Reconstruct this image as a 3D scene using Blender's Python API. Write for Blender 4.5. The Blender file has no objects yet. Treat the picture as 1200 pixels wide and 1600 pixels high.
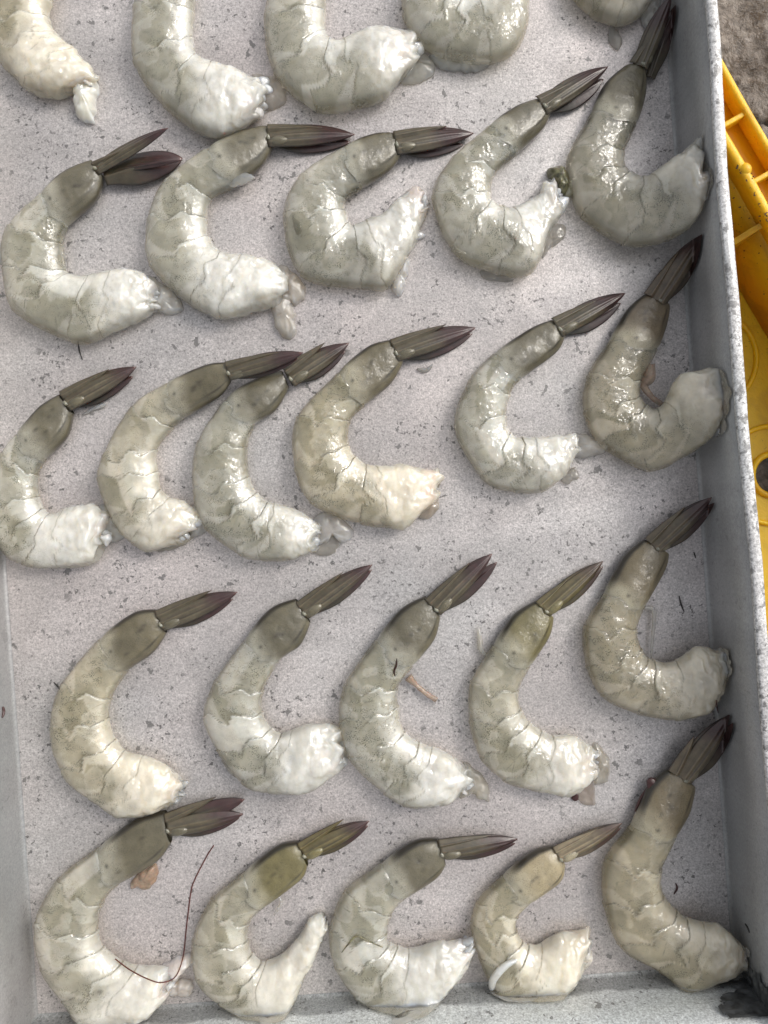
import bpy, bmesh, math, random
import numpy as np
from mathutils import Vector, Matrix
from mathutils.bvhtree import BVHTree

R = math.radians
scene = bpy.context.scene
col = scene.collection

# ------------------------------------------------------------------ camera
D = 0.333                       # camera height above the tray floor, metres
F = 1202.0                      # focal length in pixels of the 1200 x 1600 photograph
cam_d = bpy.data.cameras.new('camera')
cam = bpy.data.objects.new('camera', cam_d)
col.objects.link(cam)
cam.location = (0, 0, D)
cam_d.sensor_fit = 'VERTICAL'
cam_d.sensor_height = 34.6
cam_d.sensor_width = 34.6
cam_d.lens = 26.0
cam_d.clip_start = 0.01
cam_d.clip_end = 50
scene.camera = cam

# ------------------------------------------------------------------ light
SUN_EL, SUN_AZ = R(42), R(55)   # azimuth measured clockwise from +Y
world = bpy.data.worlds.new('World')
scene.world = world
world.use_nodes = True
wn = world.node_tree
sky = wn.nodes.new('ShaderNodeTexSky')
sky.sky_type = 'NISHITA'
sky.sun_disc = False
sky.sun_elevation = SUN_EL
sky.sun_rotation = SUN_AZ
sky.air_density = 1.0
sky.dust_density = 4.0
sky.ozone_density = 0.6
bg = wn.nodes['Background']
hsv = wn.nodes.new('ShaderNodeHueSaturation')      # thin cloud: the sky's blue is washed out
hsv.inputs['Saturation'].default_value = 0.22
wn.links.new(sky.outputs[0], hsv.inputs['Color'])
wn.links.new(hsv.outputs[0], bg.inputs[0])
bg.inputs[1].default_value = 0.15
sun_d = bpy.data.lights.new('sun', 'SUN')
sun_d.energy = 0.85
sun_d.angle = R(15)
sun_d.color = (1.0, 0.94, 0.84)
sun = bpy.data.objects.new('sun', sun_d)
col.objects.link(sun)
sd = Vector((math.sin(SUN_AZ) * math.cos(SUN_EL), math.cos(SUN_AZ) * math.cos(SUN_EL), math.sin(SUN_EL)))
sun.rotation_euler = sd.to_track_quat('Z', 'Y').to_euler()
sun.location = sd * 2
scene.view_settings.view_transform = 'Standard'
scene.view_settings.look = 'None'
scene.view_settings.exposure = 0.30
scene.view_settings.gamma = 1.0

# ------------------------------------------------------------------ helpers
def P(px, py, z=0.0):
    """pixel of the photograph -> world point on the horizontal plane z"""
    k = (D - z) / F
    return ((px - 600.0) * k, -(py - 800.0) * k, z)

PX = D / F

_rng = np.random.RandomState(7)
_LAT = _rng.rand(64, 64, 64).astype(np.float32)
def vnoise(p):
    """smooth value noise, p (...,3) -> 0..1"""
    p = np.asarray(p, dtype=np.float64)
    i = np.floor(p).astype(int); f = p - i
    f = f * f * f * (f * (f * 6 - 15) + 10)
    i &= 63; j = (i + 1) & 63
    x0, y0, z0 = i[..., 0], i[..., 1], i[..., 2]
    x1, y1, z1 = j[..., 0], j[..., 1], j[..., 2]
    fx, fy, fz = f[..., 0], f[..., 1], f[..., 2]
    a = _LAT[x0, y0, z0] * (1 - fx) + _LAT[x1, y0, z0] * fx
    b = _LAT[x0, y1, z0] * (1 - fx) + _LAT[x1, y1, z0] * fx
    c = _LAT[x0, y0, z1] * (1 - fx) + _LAT[x1, y0, z1] * fx
    d = _LAT[x0, y1, z1] * (1 - fx) + _LAT[x1, y1, z1] * fx
    return (a * (1 - fy) + b * fy) * (1 - fz) + (c * (1 - fy) + d * fy) * fz

def fbm(p, oct=3):
    s = 0; a = 0.5; t = 0
    for _ in range(oct):
        s = s + a * vnoise(p); t += a; a *= 0.5; p = p * 2.07 + 11.3
    return s / t

def sstep(a, b, x):
    t = np.clip((x - a) / (b - a), 0, 1)
    return t * t * (3 - 2 * t)

def link(o, parent=None):
    col.objects.link(o)
    if parent is not None:
        o.parent = parent
    return o

def mesh_obj(name, verts, faces, mat, parent=None, smooth=True, attrs=None, colattr=None):
    me = bpy.data.meshes.new(name)
    me.from_pydata([tuple(v) for v in verts], [], faces)
    if smooth:
        me.polygons.foreach_set('use_smooth', [True] * len(me.polygons))
    if attrs:
        for k, a in attrs.items():
            at = me.attributes.new(k, 'FLOAT', 'POINT')
            at.data.foreach_set('value', np.asarray(a, dtype=np.float32).ravel())
    if colattr is not None:
        at = me.attributes.new('col', 'FLOAT_COLOR', 'POINT')
        c = np.ones((len(verts), 4), dtype=np.float32)
        c[:, :3] = colattr
        at.data.foreach_set('color', c.ravel())
    if mat is not None:
        me.materials.append(mat)
    me.update()
    o = bpy.data.objects.new(name, me)
    return link(o, parent)

def empty(name, loc=(0, 0, 0), rz=0.0):
    o = bpy.data.objects.new(name, None)
    o.location = loc
    o.rotation_euler = (0, 0, rz)
    o.empty_display_size = 0.01
    return link(o)

def tag(o, label=None, cat=None, group=None, kind=None):
    if label: o['label'] = label
    if cat: o['category'] = cat
    if group: o['group'] = group
    if kind: o['kind'] = kind
    return o

def box_data(x0, x1, y0, y1, z0, z1):
    v = [(x, y, z) for z in (z0, z1) for y in (y0, y1) for x in (x0, x1)]
    f = [(0, 2, 3, 1), (4, 5, 7, 6), (0, 1, 5, 4), (2, 6, 7, 3), (0, 4, 6, 2), (1, 3, 7, 5)]
    return v, f

def catmull(pts, n, closed=False):
    """pts (k,d) -> n samples, uniform in the knot parameter weighted by length"""
    pts = np.asarray(pts, float)
    k = len(pts)
    if closed:
        ext = np.vstack([pts[-1], pts, pts[0], pts[1]])
        segs = k
    else:
        ext = np.vstack([2 * pts[0] - pts[1], pts, 2 * pts[-1] - pts[-2]])
        segs = k - 1
    tt = np.linspace(0, segs, n, endpoint=not closed)
    i = np.minimum(tt.astype(int), segs - 1)
    f = (tt - i)[:, None]
    p0, p1, p2, p3 = ext[i], ext[i + 1], ext[i + 2], ext[i + 3]
    return 0.5 * (2 * p1 + (p2 - p0) * f + (2 * p0 - 5 * p1 + 4 * p2 - p3) * f ** 2 + (3 * p1 - p0 - 3 * p2 + p3) * f ** 3), tt

def grid_faces(n, m, closed_m=True):
    f = []
    mm = m if closed_m else m - 1
    for i in range(n - 1):
        for j in range(mm):
            a = i * m + j; b = i * m + (j + 1) % m
            f.append((a, b, b + m, a + m))
    return f

def tube_data(pts, rad, m=8):
    """tube along 3-D points with a radius per point"""
    pts = np.asarray(pts, float); n = len(pts)
    rad = np.broadcast_to(np.asarray(rad, float), (n,))
    T = np.gradient(pts, axis=0); T /= np.linalg.norm(T, axis=1)[:, None] + 1e-12
    up = np.array([0, 0, 1.0])
    A = np.cross(T, up); A /= np.linalg.norm(A, axis=1)[:, None] + 1e-12
    B = np.cross(A, T)
    th = np.linspace(0, 2 * math.pi, m, endpoint=False)
    V = pts[:, None, :] + rad[:, None, None] * (A[:, None, :] * np.cos(th)[None, :, None] + B[:, None, :] * np.sin(th)[None, :, None])
    f = grid_faces(n, m) + [tuple(range(m))[::-1], tuple((n - 1) * m + j for j in range(m))]
    return V.reshape(-1, 3), f

# ------------------------------------------------------------------ materials
class NT:
    def __init__(self, name):
        self.m = bpy.data.materials.new(name); self.m.use_nodes = True
        self.t = self.m.node_tree
        self.b = self.t.nodes['Principled BSDF']
        self.out = self.t.nodes['Material Output']
    def n(self, typ, **kw):
        nd = self.t.nodes.new(typ)
        for k, v in kw.items():
            setattr(nd, k, v)
        return nd
    def l(self, a, b):
        self.t.links.new(a, b)
    def coords(self, kind='Object', scale=None):
        tc = self.n('ShaderNodeTexCoord')
        if scale is None:
            return tc.outputs[kind]
        mp = self.n('ShaderNodeMapping')
        mp.inputs['Scale'].default_value = scale
        self.l(tc.outputs[kind], mp.inputs[0])
        return mp.outputs[0]
    def noise(self, co, scale, detail=2.0, rough=0.5, dist=0.0):
        nd = self.n('ShaderNodeTexNoise')
        nd.inputs['Scale'].default_value = scale
        nd.inputs['Detail'].default_value = detail
        nd.inputs['Roughness'].default_value = rough
        nd.inputs['Distortion'].default_value = dist
        self.l(co, nd.inputs['Vector'])
        return nd.outputs['Fac']
    def ramp(self, fac, stops, interp='LINEAR'):
        r = self.n('ShaderNodeValToRGB')
        r.color_ramp.interpolation = interp
        e = r.color_ramp.elements
        while len(e) < len(stops): e.new(0.5)
        for el, (p, c) in zip(e, stops):
            el.position = p
            el.color = (c, c, c, 1) if isinstance(c, (int, float)) else (*c, 1)
        self.l(fac, r.inputs[0])
        return r.outputs[0]
    def mix(self, fac, a, b, blend='MIX'):
        m = self.n('ShaderNodeMix', data_type='RGBA', blend_type=blend)
        for s, v in ((0, fac), (6, a), (7, b)):
            if isinstance(v, (int, float)):
                m.inputs[s].default_value = v if s == 0 else (v, v, v, 1)
            elif isinstance(v, tuple):
                m.inputs[s].default_value = (*v, 1)
            else:
                self.l(v, m.inputs[s])
        return m.outputs[2]
    def math(self, op, a, b=None, clamp=False):
        m = self.n('ShaderNodeMath', operation=op, use_clamp=clamp)
        for i, v in enumerate((a, b)):
            if v is None: continue
            if isinstance(v, (int, float)): m.inputs[i].default_value = v
            else: self.l(v, m.inputs[i])
        return m.outputs[0]
    def attr(self, name):
        a = self.n('ShaderNodeAttribute'); a.attribute_name = name
        return a
    def bump(self, h, strength, dist, prev=None):
        b = self.n('ShaderNodeBump')
        b.inputs['Strength'].default_value = strength
        b.inputs['Distance'].default_value = dist
        self.l(h, b.inputs['Height'])
        if prev is not None: self.l(prev, b.inputs['Normal'])
        return b.outputs[0]
    def base(self, v):
        if isinstance(v, tuple): self.b.inputs['Base Color'].default_value = (*v, 1)
        else: self.l(v, self.b.inputs['Base Color'])
    def set(self, **kw):
        for k, v in kw.items():
            self.b.inputs[k.replace('_', ' ')].default_value = v

def mat_flesh(name, see_through=0.0):
    m = NT(name)
    co = m.coords('Object')
    c = m.attr('col').outputs['Color']
    pig = m.attr('pig').outputs['Fac']
    lin = m.attr('line').outputs['Fac']
    # chromatophore speckle: many tiny dark dots where the pigment attribute is high
    vo = m.n('ShaderNodeTexVoronoi'); vo.inputs['Scale'].default_value = 1900
    m.l(co, vo.inputs['Vector'])
    dots = m.ramp(vo.outputs['Distance'], [(0.0, 1.0), (0.34, 0.9), (0.50, 0.0)])
    cl = m.noise(co, 330, 3, 0.6)
    clm = m.ramp(cl, [(0.43, 0.0), (0.58, 1.0)])
    amt = m.math('MULTIPLY', dots, clm)
    amt = m.math('MULTIPLY', amt, pig, clamp=True)
    c1 = m.mix(amt, c, (0.12, 0.125, 0.085))
    # broken fine olive lines along the segment edges
    ln = m.noise(co, 700, 2, 0.6)
    lnm = m.ramp(ln, [(0.30, 0.15), (0.52, 1.0)])
    la = m.math('MULTIPLY', lin, lnm, clamp=True)
    c2 = m.mix(la, c1, (0.072, 0.072, 0.042))
    # opaque cloudy patches inside the translucent flesh
    cd = m.ramp(m.noise(co, 150, 3, 0.55), [(0.35, 0.86), (0.65, 1.10)])
    c3 = m.mix(1.0, c2, cd, 'MULTIPLY')
    m.base(c3)
    m.set(Roughness=0.30)
    m.b.inputs['IOR'].default_value = 1.38
    m.b.inputs['Subsurface Weight'].default_value = 1.0
    m.b.inputs['Subsurface Radius'].default_value = (1.0, 0.85, 0.65)
    m.b.inputs['Subsurface Scale'].default_value = 0.012
    m.b.inputs['Coat Weight'].default_value = 1.0
    m.b.inputs['Coat Roughness'].default_value = 0.05
    m.b.inputs['Coat IOR'].default_value = 1.75
    h1 = m.noise(co, 420, 3, 0.6)
    h2 = m.noise(co, 1300, 2, 0.5)
    b1 = m.bump(h1, 0.25, 0.0005)
    b2 = m.bump(h2, 0.2, 0.00008, b1)
    m.l(b2, m.b.inputs['Normal'])
    w1 = m.noise(co, 650, 2, 0.5)
    w2 = m.noise(co, 190, 2, 0.5)
    b3 = m.bump(w2, 1.0, 0.0012)
    b3 = m.bump(w1, 1.0, 0.00036, b3)
    m.l(b3, m.b.inputs['Coat Normal'])
    if True:                        # thin margins let the tray show through
        tr = m.n('ShaderNodeBsdfTransparent'); tr.inputs[0].default_value = (0.95, 0.93, 0.88, 1)
        mx = m.n('ShaderNodeMixShader'); mx.inputs[0].default_value = see_through
        if see_through == 0: m.l(m.attr('thin').outputs['Fac'], mx.inputs[0])
        m.l(m.b.outputs[0], mx.inputs[1]); m.l(tr.outputs[0], mx.inputs[2])
        m.l(mx.outputs[0], m.out.inputs['Surface'])
    return m.m

def mat_shell():
    m = NT('tail_shell')
    co = m.coords('Object')
    c = m.attr('col').outputs['Color']
    lin = m.attr('line').outputs['Fac']
    vo = m.n('ShaderNodeTexVoronoi'); vo.inputs['Scale'].default_value = 2100
    m.l(co, vo.inputs['Vector'])
    dots = m.ramp(vo.outputs['Distance'], [(0.0, 0.9), (0.28, 0.7), (0.40, 0.0)])
    cl = m.ramp(m.noise(co, 260, 3, 0.6), [(0.35, 0.05), (0.7, 0.9)])
    c1 = m.mix(m.math('MULTIPLY', dots, cl), c, (0.05, 0.05, 0.028))
    c1 = m.mix(1.0, c1, m.ramp(m.noise(co, 120, 3, 0.6), [(0.3, 0.80), (0.7, 1.18)]), 'MULTIPLY')
    c2 = m.mix(lin, c1, (0.022, 0.018, 0.012))
    m.base(c2)
    m.set(Roughness=0.34)
    m.b.inputs['Subsurface Weight'].default_value = 0.75
    m.b.inputs['Subsurface Radius'].default_value = (1.0, 0.85, 0.6)
    m.b.inputs['Subsurface Scale'].default_value = 0.006
    m.b.inputs['Coat Weight'].default_value = 0.4
    m.b.inputs['Coat Roughness'].default_value = 0.06
    b1 = m.bump(m.noise(co, 500, 3, 0.55), 0.3, 0.0006)
    m.l(b1, m.b.inputs['Normal'])
    m.l(m.bump(m.noise(co, 420, 3, 0.5), 0.9, 0.0008), m.b.inputs['Coat Normal'])
    return m.m

def mat_blade():
    m = NT('tail_blade')
    co = m.coords('Object')
    c = m.attr('col').outputs['Color']
    lin = m.attr('line').outputs['Fac']
    c1 = m.mix(1.0, c, m.ramp(m.noise(co, 260, 4, 0.65), [(0.3, 0.72), (0.7, 1.22)]), 'MULTIPLY')
    c2 = m.mix(lin, c1, (0.018, 0.014, 0.012))
    m.base(c2)
    m.set(Roughness=0.36)
    m.b.inputs['Coat Weight'].default_value = 0.35
    m.b.inputs['Coat Roughness'].default_value = 0.12
    m.b.inputs['Subsurface Weight'].default_value = 0.12
    m.b.inputs['Subsurface Scale'].default_value = 0.0015
    m.l(m.bump(m.noise(co, 600, 3, 0.6), 0.3, 0.0004), m.b.inputs['Normal'])
    return m.m

def mat_metal(name, base, dark_amt=1.0, fleck=1.0, rough=0.5, metallic=0.35, grain=1.0, foot_shade=0.0, fth=0.0, damp=False):
    m = NT(name)
    co = m.coords('Object')
    # crystalline spangle grain
    g1 = m.noise(co, 1250, 3, 0.75)
    g2 = m.noise(co, 560, 2, 0.6)
    g = m.math('ADD', m.math('MULTIPLY', g1, 0.7), m.math('MULTIPLY', g2, 0.3))
    gr = m.ramp(g, [(0.36, 1 - 0.36 * grain), (0.5, 1.0), (0.64, 1 + 0.38 * grain)])
    c = m.mix(1.0, base, gr, 'MULTIPLY')
    # slow tonal drift, rosy to blue-grey
    dr = m.noise(co, 9, 3, 0.6)
    c = m.mix(0.35, c, m.mix(1.0, c, m.ramp(dr, [(0.35, (0.86, 0.92, 0.96)), (0.65, (1.08, 0.99, 1.0))]), 'MULTIPLY'))
    # sky glare put into the colour as diagonal brighter streaks
    mpg = m.n('ShaderNodeMapping'); mpg.inputs['Rotation'].default_value = (0, 0, R(-38)); mpg.inputs['Scale'].default_value = (7, 34, 1)
    m.l(co, mpg.inputs[0])
    glare = m.noise(mpg.outputs[0], 1.0, 3, 0.55)
    c = m.mix(1.0, c, m.ramp(glare, [(0.36, 0.92), (0.52, 1.0), (0.68, 1.17)]), 'MULTIPLY')
    # dark irregular pits: two sizes
    def flecks(scale, thr, soft, mscale, mlo, mhi):
        d = m.noise(co, scale, 3, 0.6, 0.0)
        thr += fth; mlo += fth * 3; mhi += fth * 3
        a = m.ramp(d, [(thr, 0.0), (thr + soft, 1.0)])
        k = m.ramp(m.noise(co, mscale, 2, 0.5), [(mlo, 0.0), (mhi, 1.0)])
        return m.math('MULTIPLY', a, k)
    f1 = flecks(430, 0.60, 0.03, 60, 0.50, 0.60)
    f2 = flecks(800, 0.595, 0.04, 90, 0.42, 0.60)
    f3 = flecks(190, 0.625, 0.02, 35, 0.46, 0.55)
    c = m.mix(m.math('MULTIPLY', f2, 0.55 * fleck, True), c, (0.11, 0.105, 0.10))
    c = m.mix(m.math('MULTIPLY', f1, 0.85 * fleck, True), c, (0.075, 0.072, 0.07))
    c = m.mix(m.math('MULTIPLY', f3, 0.85 * fleck, True), c, (0.15, 0.145, 0.14))
    if foot_shade > 0:                     # shade along the sheet's foot, painted as a ragged dark band
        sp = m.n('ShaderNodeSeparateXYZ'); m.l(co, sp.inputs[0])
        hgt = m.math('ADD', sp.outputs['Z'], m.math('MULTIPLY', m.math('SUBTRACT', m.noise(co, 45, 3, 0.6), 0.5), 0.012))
        mp_ = m.n('ShaderNodeMapRange'); mp_.inputs['From Min'].default_value = foot_shade - 0.0015; mp_.inputs['From Max'].default_value = foot_shade + 0.0008
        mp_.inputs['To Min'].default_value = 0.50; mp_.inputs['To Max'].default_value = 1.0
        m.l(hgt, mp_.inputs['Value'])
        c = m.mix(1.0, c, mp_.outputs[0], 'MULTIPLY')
    if damp:                        # films of meltwater left between the rows
        dm_ = m.ramp(m.noise(co, 22, 4, 0.6, 0.4), [(0.50, 0.0), (0.56, 1.0)])
        c = m.mix(m.math('MULTIPLY', dm_, 0.16), c, (0.22, 0.205, 0.195))
        m.l(m.math('MULTIPLY', dm_, 0.5), m.b.inputs['Coat Weight'])
        m.b.inputs['Coat Roughness'].default_value = 0.12
    m.base(c)
    m.set(Metallic=metallic)
    rr = m.ramp(m.noise(co, 25, 3, 0.6), [(0.35, rough - 0.17), (0.65, rough + 0.1)])
    m.l(rr, m.b.inputs['Roughness'])
    b = m.bump(g, 0.35, 0.0004)
    b = m.bump(m.noise(co, 35, 2, 0.5), 0.45, 0.002, b)
    m.l(b, m.b.inputs['Normal'])
    return m.m

def mat_plain(name, c, rough=0.5, coat=0.0, sss=0.0, noise=(300, 0.8, 1.15), trans=0.0):
    m = NT(name)
    co = m.coords('Object')
    cc = m.mix(1.0, c, m.ramp(m.noise(co, noise[0], 3, 0.6), [(0.3, noise[1]), (0.7, noise[2])]), 'MULTIPLY')
    m.base(cc)
    m.set(Roughness=rough)
    m.b.inputs['Coat Weight'].default_value = coat
    m.b.inputs['Coat Roughness'].default_value = 0.08
    m.b.inputs['Subsurface Weight'].default_value = sss
    m.b.inputs['Subsurface Scale'].default_value = 0.003
    m.l(m.bump(m.noise(co, 700, 2, 0.5), 0.3, 0.0006), m.b.inputs['Normal'])
    if trans > 0:
        tr = m.n('ShaderNodeBsdfTransparent')
        mx = m.n('ShaderNodeMixShader'); mx.inputs[0].default_value = trans
        m.l(m.b.outputs[0], mx.inputs[1]); m.l(tr.outputs[0], mx.inputs[2])
        m.l(mx.outputs[0], m.out.inputs['Surface'])
    return m.m

M_FLESH = mat_flesh('raw_flesh')
M_SOFT = mat_flesh('torn_raw_flesh', 0.12)
M_FLAP = mat_flesh('thin_raw_flesh', 0.38)
M_FILM = mat_flesh('clear_raw_flesh', 0.62)
M_SHELL = mat_shell()
M_BLADE = mat_blade()
M_GUT = mat_plain('gut_remnant', (0.12, 0.115, 0.06), 0.3, 0.6, 0.1, (420, 0.2, 2.6), 0.25)
M_ORANGE = mat_plain('orange_membrane', (0.44, 0.31, 0.21), 0.3, 0.5, 0.3, (400, 0.6, 1.3), 0.5)
M_STAIN = mat_plain('dark_stain', (0.10, 0.10, 0.07), 0.3, 0.5, 0.1, (420, 0.3, 2.2), 0.66)
M_VEIN = mat_plain('dark_vein', (0.035, 0.014, 0.008), 0.4)
M_CLOT = mat_plain('dark_red_clot', (0.055, 0.018, 0.016), 0.35, 0.3)
M_REDFIBRE = mat_plain('red_fibre', (0.10, 0.020, 0.014), 0.5)
M_BLACK = mat_plain('black_sliver', (0.02, 0.017, 0.015), 0.5)

# ================================================================== THE SETTING
# ---- ground: dark wet stone well below the tray
def build_ground():
    m = NT('wet_stone')
    co = m.coords('Object')
    n1 = m.noise(co, 28, 6, 0.65, 0.6)
    c = m.ramp(n1, [(0.30, (0.12, 0.095, 0.075)), (0.5, (0.25, 0.21, 0.175)), (0.72, (0.38, 0.34, 0.295))])
    n2 = m.noise(co, 260, 3, 0.7)
    c = m.mix(1.0, c, m.ramp(n2, [(0.3, 0.62), (0.7, 1.4)]), 'MULTIPLY')
    m.base(c)
    m.l(m.ramp(m.noise(co, 70, 3, 0.6), [(0.35, 0.28), (0.65, 0.6)]), m.b.inputs['Roughness'])
    b = m.bump(m.noise(co, 160, 5, 0.7, 0.4), 1.0, 0.005)
    m.l(b, m.b.inputs['Normal'])
    # fine sheet near the tray with real relief, coarse rings out to the distance
    xs = np.concatenate([[-30, -8, -2, -0.8], np.linspace(-0.4, 0.12, 30), np.linspace(0.125, 0.25, 120), np.linspace(0.26, 0.5, 20), [0.9, 2, 8, 30]])
    ys = np.concatenate([[-30, -8, -2, -0.9], np.linspace(-0.5, 0.08, 30), np.linspace(0.085, 0.36, 200), np.linspace(0.37, 0.6, 20), [1, 2, 8, 30]])
    X, Y = np.meshgrid(xs, ys, indexing='ij')
    p = np.stack([X * 55, Y * 55, np.zeros_like(X)], -1)
    h = fbm(p, 4) + 0.45 * fbm(p * 3.1, 3)
    ridge = np.abs(fbm(p * 0.8 + 40, 3) - 0.5)
    Z = -0.055 + 0.010 * (h - 0.75) - 0.012 * np.exp(-(ridge / 0.03) ** 2) * 0.4
    far = (np.abs(X) > 0.6) | (np.abs(Y) > 0.7)
    Z[far] = -0.055
    V = np.stack([X, Y, Z], -1).reshape(-1, 3)
    g = mesh_obj('ground', V, grid_faces(len(xs), len(ys), False), m.m)
    tag(g, kind='structure')
build_ground()

# ---- the tray
ROT = R(4.1)
TRAY_O = P(1150, 1511)            # the lower right inner corner of the tray floor
TW = 1098 * PX                    # inner width
TH = 2150 * PX                    # inner length (its far end lies outside the photograph)
WH = 0.0350                       # wall height
TT = 0.0011                       # sheet thickness

M_FLOOR = mat_metal('galvanised_floor', (0.53, 0.50, 0.485), fleck=0.95, rough=0.42, metallic=0.3, grain=1.05, damp=True)
M_WALL = mat_metal('galvanised_wall', (0.32, 0.32, 0.315), fleck=0.3, rough=0.5, metallic=0.3, grain=0.45)  # darker base puts the side walls' shade into the colour
M_END = mat_metal('galvanised_end', (0.58, 0.60, 0.595), fleck=0.9, rough=0.5, metallic=0.2, grain=1.1, foot_shade=0.0115)  # paler base paints in the light it catches; foot band is painted shade
M_RIM = mat_metal('galvanised_rim', (0.57, 0.565, 0.555), fleck=0.75, rough=0.5, metallic=0.15, grain=1.2, fth=-0.030)
M_WELD = mat_plain('dark_solder', (0.055, 0.058, 0.06), 0.42, 0.0, 0.0, (240, 0.5, 1.8))

tray = empty('metal_tray', TRAY_O, ROT)
tag(tray, 'large shallow galvanised metal tray with speckled floor holding the rows of raw shrimps', 'tray')

def part_grid(name, x0, x1, y0, y1, nx, ny, mat, zf):
    xs = np.linspace(x0, x1, nx); ys = np.linspace(y0, y1, ny)
    X, Y = np.meshgrid(xs, ys, indexing='ij')
    V = np.stack([X, Y, zf(X, Y)], -1).reshape(-1, 3)
    return V, grid_faces(nx, ny, False)

# floor: gently uneven sheet
V, Fc = part_grid('tray_floor', -TW, 0, 0, TH, 60, 100, None,
                  lambda X, Y: 0.0005 * (fbm(np.stack([X * 18, Y * 18, 0 * X], -1), 2) - 0.5) * np.clip(np.minimum(np.minimum(-X, X + TW), np.minimum(Y, TH - Y)) / 0.02, 0, 1))
n0 = len(V)
bot = V.copy(); bot[:, 2] = -TT
f2 = [tuple(a + n0 for a in f[::-1]) for f in Fc]
mesh_obj('tray_floor', np.vstack([V, bot]), Fc + f2, M_FLOOR, tray)

def wall_h(y):
    return min(max(0.0412 - y / 0.42 * 0.0062, 0.032), 0.0412)

def wall_along(name, a, b, inward, h=WH, mat=None):
    """a sheet wall from a to b (tray plane), thin, with a slight waver, bottom bend rounded"""
    a = np.array(a); b = np.array(b); L = np.linalg.norm(b - a); t = (b - a) / L
    n = np.array(inward)
    N = 60
    prof = [(0.0016, 0.00015), (0.0006, 0.0005), (0.00012, 0.0016), (0, 0.004), (0, h * 0.5), (0, h), (-TT, h), (-TT, h * 0.5), (-TT, 0.003), (-TT, -TT)]
    V = []
    for i in range(N):
        s = i / (N - 1) * L
        w = 0.0005 * math.sin(s * 23 + 1.0) + 0.0003 * math.sin(s * 61)
        hh = wall_h(float((a + t * s)[1]))
        for (d, z) in prof:
            z = z * hh / h if z > 0.01 else z
            p = a + t * s + n * (d + w * z / h)
            V.append((p[0], p[1], z))
    o = mesh_obj(name, V, grid_faces(N, len(prof), False), mat or M_WALL, tray)
    return o

def rim_along(name, a, b, inward, h=WH):
    a = np.array(a); b = np.array(b); L = np.linalg.norm(b - a); t = (b - a) / L
    n = np.array(inward)
    N = 80
    V = []; m = 12
    for i in range(N):
        s = i / (N - 1) * L
        w = 0.0005 * math.sin(s * 23 + 1.0) + 0.0003 * math.sin(s * 61)
        for j in range(m):
            th = 2 * math.pi * j / m
            cx, cz = math.cos(th), math.sin(th)
            ex = math.copysign(abs(cx) ** 0.45, cx) * 0.0022
            ez = math.copysign(abs(cz) ** 0.6, cz) * 0.0014
            nz = 0.00018 * math.sin(s * 190 + j) + 0.00012 * math.sin(s * 430 + 2 * j)
            p = a + t * s + n * (-0.0016 + ex + w)
            V.append((p[0], p[1], wall_h(float(p[1])) + 0.0006 + ez + nz))
    f = grid_faces(N, m) + [tuple(range(m))[::-1], tuple((N - 1) * m + j for j in range(m))]
    return mesh_obj(name, V, f, M_RIM, tray)

corners = {'a': (0, 0), 'b': (0, TH), 'c': (-TW, TH), 'd': (-TW, 0)}
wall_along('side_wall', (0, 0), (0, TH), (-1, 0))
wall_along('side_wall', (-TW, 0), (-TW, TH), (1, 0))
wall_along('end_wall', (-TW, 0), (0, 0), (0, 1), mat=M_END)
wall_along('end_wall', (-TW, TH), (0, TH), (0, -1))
rim_along('rolled_rim', (0, -0.004), (0, TH + 0.004), (-1, 0))
rim_along('rolled_rim', (-TW, -0.004), (-TW, TH + 0.004), (1, 0))
rim_along('rolled_rim', (-TW + 0.001, 0), (-0.001, 0), (0, 1))
rim_along('rolled_rim', (-TW + 0.001, TH), (-0.001, TH), (0, -1))

# solder lump in the near right corner of the wall
def solder():
    n, m = 46, 34
    V, keep = [], []
    for i in range(n):
        for j in range(m):
            u = i / (n - 1); v = j / (m - 1)
            # wraps the corner: along end wall (negative x) then up the side wall
            s = (u - 0.58) * 0.034
            z = 0.010 + v * 0.0245
            bl = float(fbm(np.array([u * 7, v * 7, 3.3]), 3))
            e = min(u, 1 - u) * 2.6 + (v - 0.15) * 0.8
            k = e + 1.5 * (bl - 0.5)
            r = 0.0002 + 0.0016 * max(0, min(1, k)) * (0.4 + 0.9 * bl)
            keep.append(k > 0.62)
            if s < 0: p = (s - 0.0004, 0.0002 + r, z)
            else: p = (-0.0002 - r, s + 0.0004, z)
            V.append(p)
    f = [q for q in grid_faces(n, m, False) if all(keep[a] for a in q)]
    mesh_obj('solder_patch', V, f, M_WELD, tray)
solder()

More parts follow.
